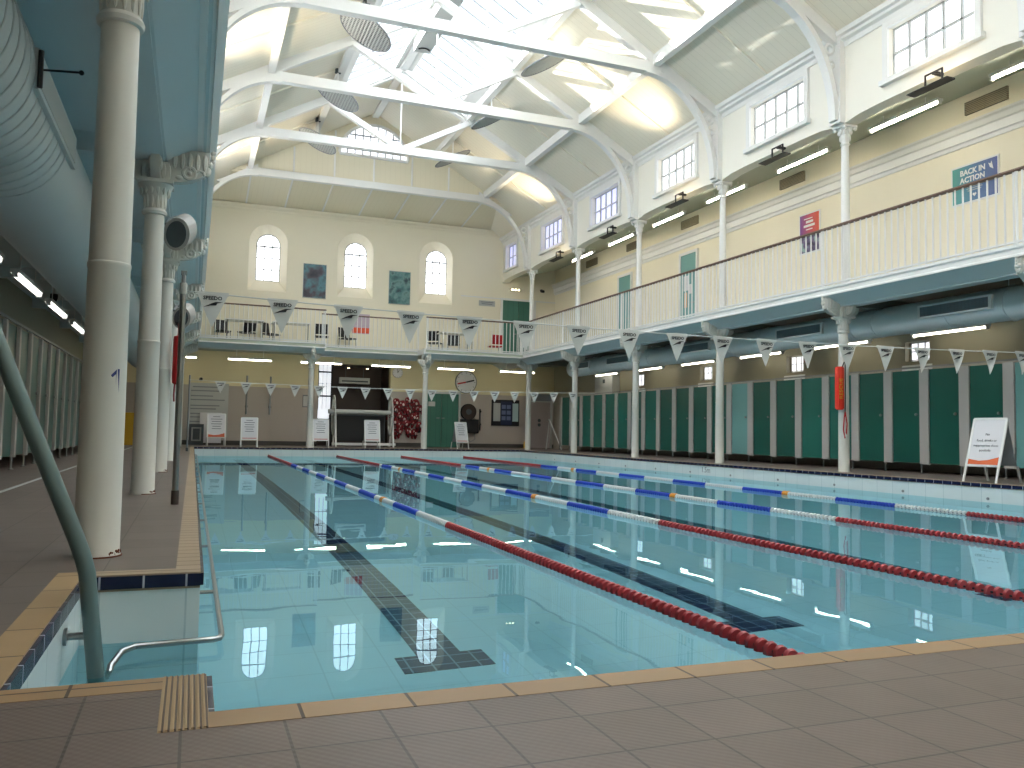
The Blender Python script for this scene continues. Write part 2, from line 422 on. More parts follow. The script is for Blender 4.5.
for X in (1.17, 2.99, 4.98, 6.9, 8.82):
    b = MB(); y0, y1 = 4.0, 23.4
    for (xa, xb, ya, yb) in ((X - .11, X + .11, y0, y1), (X - .22, X + .22, y0 - .22, y0), (X - .22, X + .22, y1, y1 + .22)):
        b.prism([(ya, fz(ya) - .02), (yb, fz(yb) - .02), (yb, fz(yb) + .004), (ya, fz(ya) + .004)], 'yz', xa, xb)
    b.build('lane_line', 'lane', basin)
for i in range(14):
    y = 5.2 + i * 1.4
    MB().cyl((PX1 - .012, y, -.2), (PX1 + .02, y, -.2), .02, n=10).build('outlet', 'midgrey', basin)
text('depth_mark', '1.5m', .16, 'greyink', basin, (PX1 - .003, K(3) - .1, -.14), (PI / 2, 0, -PI / 2), .001)
w = MB(); w.add([(x, y, WZ) for x, y in [(PX0, PY0), (PX1, PY0), (PX1, PY1), (PX0, PY1)]], [(0, 1, 2, 3)])
w.add([(x, y, WZ) for x, y in [(NX0, NY0), (PX0, NY0), (PX0, NY1), (NX0, NY1)]], [(0, 1, 2, 3)])
wo = struct('water', w, 'water')
# white line painted on the left walkway
struct('trim_6', MB().box(-1.46, -1.42, 4.0, 24.5, 0, .002), 'palegrey')

# ------------------------------------------------------------------ walls
# right wall with its small low windows
lw_y = [8.0 + .02 + 3.4 * i for i in range(6)]
lw_y = [7.95, 11.37, 14.65, 18.0, 21.4]
holes = [rect(y - .27, y + .27, 1.98, 2.34) for y in lw_y]
struct('wall_right', holed(rect(YB, YF + .2, -.2, GZ - .1), holes, 'yz', XW, XW + .3), 'sidewall')
struct('wall_right_gallery', MB().box(XW, XW + .3, YB, YF + .2, GZ - .1, 6.7), 'cream')
nwin = [0]
def win_name(): nwin[0] += 1; return 'window_%d' % nwin[0]
for y in lw_y:
    wn = struct(win_name(), MB().box(XW + .14, XW + .17, y - .28, y + .28, 1.97, 2.36), 'palegrey')
    f = MB()
    for i in range(4): f.box(XW + .11, XW + .14, y - .25 + i * .1567, y - .22 + i * .1567, 2.0, 2.33)
    for z in (2.0, 2.155, 2.31): f.box(XW + .11, XW + .14, y - .25, y + .25, z, z + .022)
    f.build('frame', 'white', wn)
    MB().box(XW + .12, XW + .137, y - .245, y + .245, 2.0, 2.33).build('pane', emit('low_window_pane', '#EFF0FA', 1.1), wn)
    MB().prism([(XW - .02, 1.8), (XW + .14, 1.8), (XW + .14, 2.0), (XW - .02, 1.9)], 'xz', y - .33, y + .33).build('sill', 'white', wn)
struct('wall_left', MB().box(XLW - .3, XLW, YB, YF + .2, -.2, 6.7), 'sidewall')
struct('wall_near', MB().box(XLW - .3, XW + .3, YB - .3, YB, -.2, 10.8), 'cream')
# far wall, lower storey with the dark entrance recess
OX0, OX1, OZ = 3.78, 6.18, 2.72
struct('wall_far_lower', holed(rect(XLW, XW, -.2, GZ - .1), [[(OX0, 0.0), (OX1, 0.0), (OX1, OZ), (OX0, OZ)]], 'xz', YF, YF + .3), 'farwall')
rc = MB().box(OX0, OX1, YF + 1.5, YF + 1.6, 0, OZ); rc.box(OX0 - .1, OX0, YF + .3, YF + 1.6, 0, OZ); rc.box(OX1, OX1 + .1, YF + .3, YF + 1.6, 0, OZ); rc.box(OX0 - .1, OX1 + .1, YF + .3, YF + 1.6, OZ, OZ + .1)
struct('wall_entrance', rc, 'brown')
struct('floor', MB().box(OX0 - .1, OX1 + .1, YF, YF + 1.6, -.2, 0), 'skirt')
sk = MB().box(XLW, OX0, YF - .02, YF, 0, .14); sk.box(OX1, XW, YF - .02, YF, 0, .14)
struct('baseboard_far', sk, 'skirt')
# far wall, upper storey with three arched windows
fwx = [2.07, 4.885, 7.67]
outer = [arch(x, .6, 4.95, 7.12) for x in fwx]
struct('wall_far_upper', holed([(XLW, GZ - .1), (XW, GZ - .1), (XW, 6.9), (10.5, 8.3), (-.7, 8.3), (XLW, 6.9)], outer, 'xz', YF, YF + .05), 'cream')
for x in fwx:
    xi = x * 1.0145
    a = arch(x, .6, 4.95, 7.12); b = arch(xi, .37, 5.35, 6.88); n = len(a)
    sp = MB().add([(p[0], YF, p[1]) for p in a] + [(p[0], YF + .4, p[1]) for p in b], [(i, (i + 1) % n, n + (i + 1) % n, n + i) for i in range(n)])
    wn = struct(win_name(), sp, 'cream')
    MB().prism(arch(xi, .385, 5.33, 6.9), 'xz', YF + .42, YF + .44).build('pane', 'sky', wn)
    f = MB()
    for dx in (-.125, .125): f.box(xi + dx - .013, xi + dx + .013, YF + .39, YF + .42, 5.35, 6.84)
    for z in (5.72, 6.09): f.box(xi - .37, xi + .37, YF + .39, YF + .42, z - .012, z + .012)
    f.box(xi - .37, xi + .37, YF + .385, YF + .42, 6.45, 6.49)
    f.tube([(p[0], YF + .4, p[1]) for p in b], .018, 6, True)
    f.build('glazing_frame', 'midgrey', wn)
# cornice along the top of the far wall
cn = MB()
cn.prism([(YF, 7.52), (YF - .04, 7.52), (YF - .06, 7.58), (YF - .13, 7.64), (YF - .15, 7.70), (YF, 7.70)], 'yz', XL, XR)
struct('trim_7', cn, 'cream')
# picture rail on the far upper wall
struct('trim_8', MB().box(8.6, XW, YF - .02, YF, 5.28, 5.32), 'white')

# gallery slabs, beams and soffits
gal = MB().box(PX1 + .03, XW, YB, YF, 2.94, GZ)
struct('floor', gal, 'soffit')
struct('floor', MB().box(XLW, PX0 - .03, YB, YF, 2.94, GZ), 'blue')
cxa, cxb = 3.55, 6.6                                     # recessed middle of the far gallery
fg = MB().box(PX0 - .03, cxa, 24.7, YF, 2.94, GZ); fg.box(cxa, cxb, 25.55, YF, 2.94, GZ); fg.box(cxb, PX1 + .03, 24.7, YF, 2.94, GZ)
struct('floor', fg, 'upsoffit')
prof = [(0, 2.935), (.28, 2.785), (.30, 2.785), (.30, 2.765), (.52, 2.765), (.52, 2.94), (0, 2.94)]
struct('beam', MB().prism([(PX1 + .02 + x, z) for x, z in prof], 'xz', YB, YF), 'blue')
struct('beam', MB().prism([(PX0 - .085 - x * .9, z) for x, z in prof], 'xz', YB, YF), 'blue')
bb = MB()
for xa, xb, y in ((PX0, cxa, 24.72), (cxa, cxb, 25.57), (cxb, PX1, 24.72)):
    bb.prism([(y, 2.935), (y + .22, 2.79), (y + .45, 2.79), (y + .45, 2.94), (y, 2.94)], 'yz', xa, xb)
struct('beam', bb, 'blue')
def fascia_prof(o, s): return [(o, 2.93), (o - s * .05, 2.93), (o - s * .05, 2.955), (o - s * .03, 2.97), (o - s * .03, 3.03), (o - s * .06, 3.05), (o - s * .06, 3.085), (o, 3.085)]
struct('trim_9', MB().prism(fascia_prof(PX1 + .05, 1), 'xz', YB, YF - 2.9), 'white')
struct('trim_10', MB().prism([(PX0 - .10, 2.925), (PX0 - .06, 2.925), (PX0 - .05, 2.945), (PX0 - .01, 2.945), (PX0, 2.93), (PX0 + .03, 2.955), (PX0 + .03, 3.03), (PX0 + .06, 3.05), (PX0 + .06, 3.085), (PX0 - .10, 3.085)], 'xz', YB, YF - 2.9), 'white')
ff = MB()
for xa, xb, y in ((PX0 - .05, cxa, 24.74), (cxa, cxb, 25.59), (cxb, PX1 + .05, 24.74)):
    ff.prism(fascia_prof(y, 1), 'yz', xa, xb)
for x in (cxa, cxb): ff.box(x - .04, x + .04, 24.7, 25.6, 2.93, 3.085)
struct('trim_11', ff, 'white')
# cross beams under the side galleries
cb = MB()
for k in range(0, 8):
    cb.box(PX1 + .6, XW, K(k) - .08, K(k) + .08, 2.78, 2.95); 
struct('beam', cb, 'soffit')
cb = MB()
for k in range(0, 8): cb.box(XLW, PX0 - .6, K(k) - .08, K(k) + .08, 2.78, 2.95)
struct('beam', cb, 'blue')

# moulding band on the right gallery wall
mb_ = MB().prism([(XW, 5.58), (XW - .03, 5.58), (XW - .04, 5.64), (XW - .07, 5.66), (XW - .07, 5.80), (XW - .10, 5.82), (XW - .12, 5.90), (XW - .15, 5.93), (XW - .15, 5.96), (XW, 5.96)], 'xz', YB, YF)
struct('trim_12', mb_, 'white')
# gallery ceilings over the aisles
struct('ceiling', MB().prism([(XR + .05, 6.0), (XW + .1, 6.52), (XW + .1, 6.62), (XR + .05, 6.1)], 'xz', YB, YF), 'upsoffit')
struct('ceiling', MB().prism([(XL - .05, 6.0), (XLW - .1, 6.52), (XLW - .1, 6.62), (XL - .05, 6.1)], 'xz', YB, YF), 'upsoffit')
# clerestory walls: shallow arches between the columns, a window in each bay
bays = [(K(k), K(k - 1)) for k in range(8, 0, -1)] + [(YC, YF)]
low = [(YB, 5.9)]
for a, b in bays:
    for i in range(9):
        t = i / 8; y = a + (b - a) * t
        if y < YB or abs(low[-1][0] - y) < 1e-4: continue
        low.append((y, 5.88 + .085 * (1 - abs(2 * t - 1) ** 6)))
poly = low + [(YF, 7.6), (YB, 7.6)]
cw = []
for a, b in bays[:-1]:
    c = (a + b) / 2 - .12
    if c - .8 > YB: cw.append((c, .79))
cw.append((26.7, .5))
struct('wall_clerestory_right', holed(poly, [rect(c - h, c + h, 6.27, 7.1) for c, h in cw], 'yz', XR - .05, XR + .2), 'pale')
struct('wall_clerestory_left', holed(poly, [rect(c - h, c + h, 6.27, 7.1) for c, h in cw], 'yz', XL - .2, XL + .05), 'pale')
for c, h in cw:
    wn = struct(win_name(), MB().box(XL + .045, XL + .1, c - h - .1, c + h + .1, 7.1, 7.2).box(XL + .045, XL + .14, c - h - .14, c + h + .14, 6.19, 6.27).box(XL + .045, XL + .1, c - h - .1, c - h, 6.27, 7.1).box(XL + .045, XL + .1, c + h, c + h + .1, 6.27, 7.1), 'white')
    g = MB()
    for j in range(6):
        y = c - h + 2 * h * j / 5; g.box(XL - .07, XL - .03, y - .016, y + .016, 6.27, 7.1)
    for z in (6.27, 6.68, 7.085): g.box(XL - .07, XL - .03, c - h, c + h, z - .004, z + .028)
    g.build('glazing_bars', 'white', wn)
    MB().box(XL - .095, XL - .075, c - h - .01, c + h + .01, 6.26, 7.11).build('pane', 'skyl' if c < 25 else 'skyr', wn)
for i, (c, h) in enumerate(cw):
    fr = MB(); x0, x1 = XR - .1, XR - .052
    fr.box(x0, x1, c - h - .1, c - h, 6.27, 7.1); fr.box(x0, x1, c + h, c + h + .1, 6.27, 7.1); fr.box(x0, x1, c - h - .1, c + h + .1, 7.1, 7.2)
    fr.box(x0 - .04, x1, c - h - .14, c + h + .14, 6.19, 6.27)
    wn = struct(win_name(), fr, 'white')
    g = MB(); nv = 5 if h > .6 else 3
    for j in range(nv + 1):
        y = c - h + 2 * h * j / nv; g.box(XR + .03, XR + .07, y - .016, y + .016, 6.27, 7.1)
    for z in (6.27, 6.68, 7.085): g.box(XR + .03, XR + .07, c - h, c + h, z - .004, z + .028)
    g.build('glazing_bars', 'palegrey', wn)
    MB().box(XR + .075, XR + .095, c - h - .01, c + h + .01, 6.26, 7.11).build('pane', 'skydim' if c > 17 else 'skyr', wn)
# eaves cornice
def eave(X, s): return [(X, 7.22), (X - s * .03, 7.22), (X - s * .04, 7.3), (X - s * .1, 7.33), (X - s * .1, 7.38), (X - s * .15, 7.40), (X - s * .17, 7.47), (X, 7.5)]
struct('trim_13', MB().prism(eave(XR - .04, 1), 'xz', YB, YF), 'white')
struct('trim_14', MB().prism(eave(XL + .04, -1), 'xz', YB, YF), 'white')

# ------------------------------------------------------------------ roof
XM = (XR + XL) / 2; SL = .56
def rz(x): return 7.45 + SL * (XM + 5.17 - x) if x >= XM else 7.45 + SL * (x - (XM - 5.17))
SK = 1.9
YS = K(1)
for s in (1, -1):
    X = lambda d: XM + s * d
    rf = MB().prism([(X(SK), rz(X(SK))), (X(5.6), rz(X(5.6))), (X(5.6), rz(X(5.6)) + .15), (X(SK), rz(X(SK)) + .15)], 'xz', YB, YF + .1)
    rf.prism([(X(0), rz(X(0))), (X(SK), rz(X(SK))), (X(SK), rz(X(SK)) + .15), (X(0), rz(X(0)) + .15)], 'xz', YS, YF + .1)
    struct('ceiling', rf, 'ceil')
    pl = MB().bar((X(SK), YB, rz(X(SK)) - .06), (X(SK), YF, rz(X(SK)) - .06), .16, .2)
    struct('beam', pl, 'white')
    struct('beam', MB().bar((X(3.64), YB, rz(X(3.64)) - .11), (X(3.64), YC, rz(X(3.64)) - .11), .14, .22), 'white')
    # battens over the boards
    bt = MB()
    for k in range(1, 9):
        for t in (.333, .667) if False else (.5,):
            y = K(k) + D * t
            bt.bar((X(5.1), y, rz(X(5.1)) - .02), (X(SK), y, rz(X(SK)) - .02), .06, .04)
    struct('trim_15' if s > 0 else 'trim_16', bt, 'ceil')
    # rooflights, one per bay
    for k in range(1, 8):
        y0, y1 = K(k + 1) + .06, K(k) - .06
        if y1 < YB + .5: continue
        y0 = max(y0, YB)
        f = MB()
        n = 7
        gb = MB()
        for j in range(n + 1):
            y = y0 + (y1 - y0) * j / n
            gb.bar((X(.2), y, rz(X(.2)) + .03), (X(1.6), y, rz(X(1.6)) + .03), .022, .035)
        for d, w_ in ((.18, .2), (1.72, .36)): f.bar((X(d), y0, rz(X(d)) + .03), (X(d), y1, rz(X(d)) + .03), w_, .06, (s * .49, 0, .87))
        wn = struct(win_name(), f, 'white'); gb.build('glazing_bars', 'midgrey', wn)
        g = MB().add([(X(.1), y0, rz(X(.1)) + .06), (X(.1), y1, rz(X(.1)) + .06), (X(SK), y1, rz(X(SK)) + .06), (X(SK), y0, rz(X(SK)) + .06)], [(0, 1, 2, 3)])
        g.build('pane', 'glass', wn)
struct('beam', MB().prism([(XM - .1, 10.2), (XM + .1, 10.2), (XM + .1, 10.36), (XM, 10.42), (XM - .1, 10.36)], 'xz', YB, YF), 'white')
# end frame where the rooflights stop
ef = MB()
for s in (1, -1): ef.bar((XM, YS, rz(XM) - .1), (XM + s * 2.0, YS, rz(XM + s * 2.0) - .1), .35, .12, (0, 0, 1))
struct('beam', ef, 'white')
# far gable with the half-round window, over the last truss
gp = [(XM - 5.1, 7.5), (XM + 5.1, 7.5)]
gp = [(XM - 4.6, 8.0), (XM + 4.6, 8.0), (XM + 3.7, rz(XM + 3.7) + .05), (XM, rz(XM) + .05), (XM - 3.7, rz(XM - 3.7) + .05)]
gp = [(XM - 4.25, 8.0), (XM + 4.25, 8.0), (XM, rz(XM) + .05)]
lun = [(XM - 1.06, 8.95), (XM + 1.06, 8.95)] + [(XM + 1.06 * cos(PI * i / 16), 9.0 + .96 * sin(PI * i / 16)) for i in range(17)]
struct('wall_gable', holed(gp, [lun], 'xz', YC + .02, YC + .12), 'gableboard')
wn = struct(win_name(), MB().tube([(p[0], YC + .02, p[1]) for p in lun], .05, 8, True), 'white')
MB().prism(lun, 'xz', YC + .09, YC + .11).build('pane', 'skyr', wn)
f = MB()
for i in range(1, 9):
    x = XM - 1.06 + 2.12 * i / 9; h = .96 * math.sqrt(max(0, 1 - ((x - XM) / 1.06) ** 2)); f.box(x - .014, x + .014, YC + .04, YC + .09, 8.95, 9.0 + h)
for z, h in ((9.15, 1.04), (9.6, .8)): f.box(XM - h, XM + h, YC + .04, YC + .09, z - .014, z + .014)
f.build('glazing_bars', 'midgrey', wn)
# sloping ceiling of the far bay, between the last truss and the far wall, with battens
struct('ceiling', MB().prism([(YC - .05, 8.06), (YF, 7.70), (YF, 7.8), (YC - .05, 8.16)], 'yz', XM - 5.1, XM + 5.1), 'gableboard')
bt = MB()
for i in range(7):
    x = XM - 4.2 + 8.4 * (i + .5) / 7
    bt.bar((x, YC, 8.04), (x, YF, 7.69), .05, .03)
    if abs(x - XM) > 1.2: pass
    t = rz(x) - .05
    bt.box(x - .025, x + .025, YC, YC + .03, 8.2, 8.9 if abs(x - XM) < 1.15 else t)
struct('trim_17', bt, 'white')
# ridge duct
rd = thing('ridge_duct', 'long flat white duct hung under the ridge between the rooflights', 'duct', (XM, 0, 0))
MB().box(-.2, .2, YB, 19.5, 9.86, 10.12).build('casing', 'palegrey', rd)
g = MB(); g.tube([(-.13 + .03 * i, 19.3 - .004 * i * (9 - i), 9.85) for i in range(10)], .022, 6); g.build('cable_loop', 'black', rd)

# ------------------------------------------------------------------ trusses
def make_truss(y, label):
    t = thing('roof_truss', label, 'roof truss', (XM, y, 0), 0, 'white roof trusses across the hall', 'thing')
    MB().box(-3.75, 3.75, -.085, .085, 7.95, 8.16).build('tie_beam', 'white', t)
    for s in (1, -1):
        R = lambda d: rz(XM + d)
        MB().bar((s * 5.15, 0, R(5.15) - .11), (0, 0, R(0) - .11), .15, .2).build('rafter', 'white', t)
        MB().bar((s * .06, 0, 8.1), (s * 1.9, 0, R(1.9) - .2), .14, .14).build('strut', 'white', t)
        n = 22; cx, cz, a, b = 3.42, 5.95, 1.62, 1.98
        inn = [(s * (cx + a * cos(PI / 2 * i / n)), cz + b * sin(PI / 2 * i / n)) for i in range(n + 1)]
        out = [(s * (cx + (a + .085) * cos(PI / 2 * i / n)), cz + (b + .1) * sin(PI / 2 * i / n)) for i in range(n + 1)]
        ab = MB()
        for i in range(n): ab.prism([inn[i], out[i], out[i + 1], inn[i + 1]], 'xz', -.08, .08)
        # web between the curve and the rafter
        cut = 13
        ab.prism([out[i] for i in range(cut, n + 1)] + [(s * 3.42, R(3.42) - .15), (s * (abs(out[cut][0]) + .12), R(abs(out[cut][0]) + .12) - .15)], 'xz', -.06, .06)
        ao = ab.build('arch_brace', 'white', t)
        rg = MB().ring((s * 4.985, 0, 7.19), .085, .026, 'y', 18); rg.ring((s * 5.03, 0, 6.93), .055, .02, 'y', 14); rg.build('spandrel_ring', 'white', ao)
        MB().box(min(s * 5.1, s * 5.215), max(s * 5.1, s * 5.215), -.13, .13, 5.9, 7.4).build('wall_post', 'white', t)
    MB().cyl((0, 0, 8.1), (0, 0, rz(XM) - .1), .018, n=8).build('king_rod', 'white', t)
    return t
TL = ['white roof truss against the far gable, below the half-round window', 'white roof truss second from the far gable, ending the rooflights', 'white roof truss third from the far gable',
      'white roof truss fourth from the far gable, nearest tie beam across the top', 'white roof truss fifth from the far gable, its arch above the orange poster', 'white roof truss nearest the camera, sixth from the far gable']
t0 = make_truss(K(1), TL[1])
for k in range(2, 6): dup(t0, (XM, K(k), 0), None, TL[k])
te = dup(t0, (XM, K(0), 0), None, TL[0])                    # the one against the gable has no struts
for ch in list(te.children):
    if ch.name.split('.')[0] in ('strut', 'king_rod', 'rafter'): bpy.data.objects.remove(ch)

# ------------------------------------------------------------------ columns
def leaf_ring(mb, r, z, n, h, w):
    for i in range(n):
        a = 2 * PI * i / n; c, s = cos(a), sin(a)
        mb.ball((r * c, r * s, z), (w * (.6 + .4 * abs(s)), w * (.6 + .4 * abs(c)), h), 6, 5)
def make_column(label, group, loc, rz_=0.):
    """lower cast-iron column; its long bracket points along local +x"""
    t = thing('cast_iron_column', label, 'column', loc, rz_, group, 'thing')
    MB().lathe([(.096, 0), (.096, .012), (.091, .02), (.089, .6), (.085, 1.24), (.088, 1.245), (.088, 1.26), (.084, 1.265), (.078, 2.33)], 28).build('shaft', 'column', t)
    cpt = MB().lathe([(.078, 2.32), (.095, 2.325), (.10, 2.345), (.092, 2.362), (.08, 2.37), (.082, 2.43), (.096, 2.5), (.13, 2.555), (.14, 2.575), (.125, 2.58)], 24)
    leaf_ring(cpt, .084, 2.445, 14, .075, .013); leaf_ring(cpt, .112, 2.525, 14, .045, .014)
    cpt.box(-.14, .14, -.14, .14, 2.575, 2.605)
    cap = cpt.build('capital', 'column', t)
    bk = MB().box(-.1, .1, -.1, .1, 2.60, 2.76)
    for k in range(3):
        for q in (-1, 1):
            bk.ball((-.06 + k * .06, q * .1, 2.68), (.02, .018, .07), 6, 5); bk.ball((q * .1, -.06 + k * .06, 2.68), (.018, .02, .07), 6, 5)
    bk.build('bracket_block', 'column', t)
    n = 8
    br = MB().prism([(.09, 2.60), (.14, 2.615)] + [(.14 + .27 * sin(PI / 2 * i / n), 2.615 + .17 * (1 - cos(PI / 2 * i / n))) for i in range(1, n + 1)] + [(.42, 2.80), (.42, 2.90), (.09, 2.90)], 'xz', -.045, .045)
    for k in range(5):
        for q in (-1, 1): br.ball((.14 + k * .06, q * .05, 2.80), (.024, .024, .075), 7, 5)
    for q in (-1, 1):
        br.ring((.26, q * .05, 2.70), .05, .015, 'y', 14); br.ball((.26, q * .05, 2.70), .02); br.ball((.18, q * .048, 2.655), (.03, .018, .02))
        br.tube([(.30, q * .05, 2.70), (.34, q * .05, 2.73), (.37, q * .05, 2.72), (.38, q * .05, 2.69)], .012, 6)
    br.ball((.40, 0, 2.745), (.035, .04, .05)); br.ball((.42, 0, 2.80), (.03, .05, .035))
    br.build('scroll_bracket', 'column', t)
    fn = MB().ball((.445, 0, 2.91), .022, 8, 6).ball((.445, 0, 2.87), (.018, .018, .026), 8, 6).ball((.445, 0, 2.83), .015, 8, 6)
    fn.build('drop_finial', 'column', t)
    for q in (-1, 1):
        sb = MB().prism([(q * .09, 2.60)] + [(q * (.10 + .16 * sin(PI / 2 * i / 6)), 2.61 + .13 * (1 - cos(PI / 2 * i / 6))) for i in range(7)] + [(q * .27, 2.77), (q * .09, 2.77)], 'yz', -.035, .035)
        for k in range(3): sb.ball((.035, q * (.12 + k * .055), 2.72), (.02, .02, .045), 6, 5); sb.ball((-.035, q * (.12 + k * .055), 2.72), (.02, .02, .045), 6, 5)
        sb.build('side_bracket', 'column', t)
    wb = MB().prism([(-.09, 2.60)] + [(-.10 - .2 * sin(PI / 2 * i / 6), 2.61 + .13 * (1 - cos(PI / 2 * i / 6))) for i in range(7)] + [(-.31, 2.77), (-.09, 2.77)], 'xz', -.04, .04)
    wb.build('rear_bracket', 'column', t)
    return t
G1 = 'cast-iron columns around the pool'
c0 = make_column('white iron column at the far right corner of the pool, beside the notice frame', G1, (XR, K(0), 0), PI)
RL = ['white iron column on the right poolside, next after the far corner column', 'white iron column on the right poolside, second after the far corner column',
      'white iron column on the right poolside above the depth mark', 'white iron column on the right poolside carrying the orange rescue tube', 'white iron column right of the frame, only its bracket in view']
for k in range(1, 6): dup(c0, (XR, K(k), 0), PI, RL[k - 1])
for x, l in ((6.715, 'white iron column at the far end beside the green double doors'), (3.23, 'white iron column at the far end beside the tall narrow window')):
    dup(c0, (x, YC, 0), -PI / 2, l)
LL = {6: 'thick white iron column nearest the camera, marked with a 1', 5: 'white iron column on the left poolside, second from the camera',
      4: 'white iron column on the left poolside, third from the camera, with the red rescue tube', 3: 'white iron column on the left poolside, fourth from the camera',
      2: 'white iron column on the left poolside, fifth from the camera', 1: 'white iron column on the left poolside, sixth from the camera', 0: 'white iron column at the far left corner of the pool'}
lc = {}
for k, l in LL.items(): lc[k] = dup(c0, (XL - .03, K(k), 0), 0, l)
# number and rust on the nearest column
nm_ = MB().prism([(-.008, 0), (.008, 0), (.008, .10), (-.004, .10), (-.030, .072), (-.024, .064), (-.008, .078)], 'xz', -.0875, -.084)
nm_.xf(Matrix.Translation((0, 0, .70)) @ Matrix.Rotation(.72, 4, 'Z')).build('number_mark', 'blueink', lc[6])
for k in (6, 5, 4):
    rs = MB().tube([(.098 * cos(a_ / 10), .098 * sin(a_ / 10), .003) for a_ in range(-16, 2)], .004, 6)
    for i in range(14):
        a = -.9 + i * .09 + random.uniform(-.05, .05); rs.ball((.093 * cos(a), .093 * sin(a), .01 + random.random() * .018), (.004, .004, random.uniform(.004, .009)), 6, 4)
    rs.build('rust_patch', 'rust', lc[k])

def make_upper(label, loc):
    t = thing('gallery_column', label, 'column', loc, 0, 'slender columns along the gallery', 'thing')
    MB().lathe([(.11, 0), (.11, .05), (.085, .08), (.075, .12), (.072, 1.4), (.062, 2.50)], 18).build('shaft', 'white', t)
    c = MB().lathe([(.062, 2.49), (.08, 2.50), (.08, 2.525), (.063, 2.54), (.066, 2.62), (.09, 2.74), (.125, 2.79), (.1, 2.80)], 18)
    leaf_ring(c, .075, 2.62, 8, .06, .022); leaf_ring(c, .1, 2.72, 8, .05, .026)
    for sx in (-1, 1):
        for sy in (-1, 1): c.ball((sx * .115, sy * .115, 2.765), .03, 8, 6)
    c.box(-.14, .14, -.14, .14, 2.79, 2.83)
    c.build('capital', 'white', t); return t
UL = ['slender gallery column at the far right corner beside the green gallery doors', 'slender gallery column second from the far corner', 'slender gallery column in front of the first pale green door',
      'slender gallery column left of the orange and purple poster', 'slender gallery column right of the orange and purple poster', 'slender gallery column beyond the right edge of the frame']
u0 = make_upper(UL[0], (XR + .06, K(0), GZ))
for k in range(1, 6): dup(u0, (XR + .06, K(k), GZ), None, UL[k])

# ------------------------------------------------------------------ railings
def make_railing(L, label, loc, rot, group):
    t = thing('gallery_railing', label, 'railing', loc, rot, group, 'thing')
    MB().prism([(-.035, .975), (.035, .975), (.04, .99), (.03, 1.01), (-.03, 1.01), (-.04, .99)], 'xz', 0, L).build('handrail', 'wood', t)
    MB().box(-.02, .02, 0, L, .045, .07).build('bottom_rail', 'white', t)
    n = round(L / .125)
    for i in range(n):
        y = (i + .5) * L / n
        MBB = bpy.data.objects.new('baluster', BAL); COL.objects.link(MBB); MBB.parent = t; MBB.location = (0, y, 0)
    for y in (.02,) if L == D else (.02, L - .02):
        MB().lathe([(.022, 0), (.022, .08), (.017, .1), (.017, .9), (.022, .92), (.022, .98)], 10, (0, y, 0)).build('newel_post', 'white', t)
    return t
_b = MB().lathe([(.0125, .03), (.0125, .2), (.0125, .98)], 6).build('baluster', 'white'); BAL = _b.data; bpy.data.objects.remove(_b)
RN = ['right gallery railing bay at the far corner, behind the small pennants', 'right gallery railing bay in front of the far pale green door', 'right gallery railing bay in front of the near pale green door',
      'right gallery railing bay in front of the orange and purple poster', 'right gallery railing bay in front of the blue poster', 'right gallery railing bay past the blue poster, leaving the frame']
r0_ = make_railing(D, RN[0], (PX1, K(1), GZ), 0, 'railing bays of the right gallery')
for k in range(1, 6): dup(r0_, (PX1, K(k + 1), GZ), None, RN[k])
make_railing(cxa - PX0, 'far gallery railing bay at the left, below the first arched window', (PX0, PY1, GZ), -PI / 2, 'railing bays of the far gallery')
make_railing(cxb - cxa, 'far gallery railing bay in the set-back middle', (cxa, 25.54, GZ), -PI / 2, 'railing bays of the far gallery')
make_railing(PX1 - cxb, 'far gallery railing bay at the right, before the green gallery doors', (cxb, PY1, GZ), -PI / 2, 'railing bays of the far gallery')

# ------------------------------------------------------------------ doors
nd = [0]
def door(m, w, h, loc, rz_, leaves=1, frame='white', extra=None):
    nd[0] += 1
    f = MB(); f.box(-w / 2 - .07, -w / 2, -.05, .02, 0, h + .07); f.box(w / 2, w / 2 + .07, -.05, .02, 0, h + .07); f.box(-w / 2, w / 2, -.05, .02, h, h + .07)
    o = struct('door_%d' % nd[0], f, frame); o.location = loc; o.rotation_euler = (0, 0, rz_)
    for i in range(leaves):
        a = -w / 2 + i * w / leaves; b = a + w / leaves
        lf = MB().box(a + .006, b - .006, -.03, .01, .01, h - .004).build('leaf', m, o)
        hx = b - .09 if i == 0 else a + .09
        MB().cyl((hx, -.03, 1.0), (hx, -.075, 1.0), .012, n=8).cyl((hx, -.07, 1.0), (hx - .1, -.07, 1.0), .011, n=8).build('handle', 'steel', o)
    return o
D1 = door('teallt', .74, 2.33, (XW, 18.8, GZ), -PI / 2)
MB().box(-.2, .0, -.045, -.03, 1.35, 1.75).build('notice', 'paper', D1); MB().box(.06, .2, -.045, -.03, 1.25, 1.5).build('notice', 'paper', D1)
MB().box(-.16, -.05, -.05, -.03, .9, 1.3).build('notice', mat('peach_paper', '#E3B795', .6), D1)
door('teallt', .74, 2.33, (XW, 22.3, GZ), -PI / 2)
GD = door('greend', 1.2, 2.2, (10.75, YF, GZ), 0, 2)
FD = door('greend', 1.22, 1.84, (7.98, YF, 0), 0, 2, 'palegrey')
MB().box(-.48, -.24, -.045, -.03, 1.4, 1.56).build('notice', 'palegrey', FD)
GP = door('pinkdoor', .76, 1.66, (11.68, YF, 0), 0, 1, 'palegrey')
for z in (1.0, .84): MB().cyl((-.05, -.03, z), (-.05, -.04, z), .06, n=16).build('round_sign', 'dark', GP)
MB().box(-.38, .38, -.06, -.02, 1.7, 1.95).build('overpanel', 'midgrey', GP)

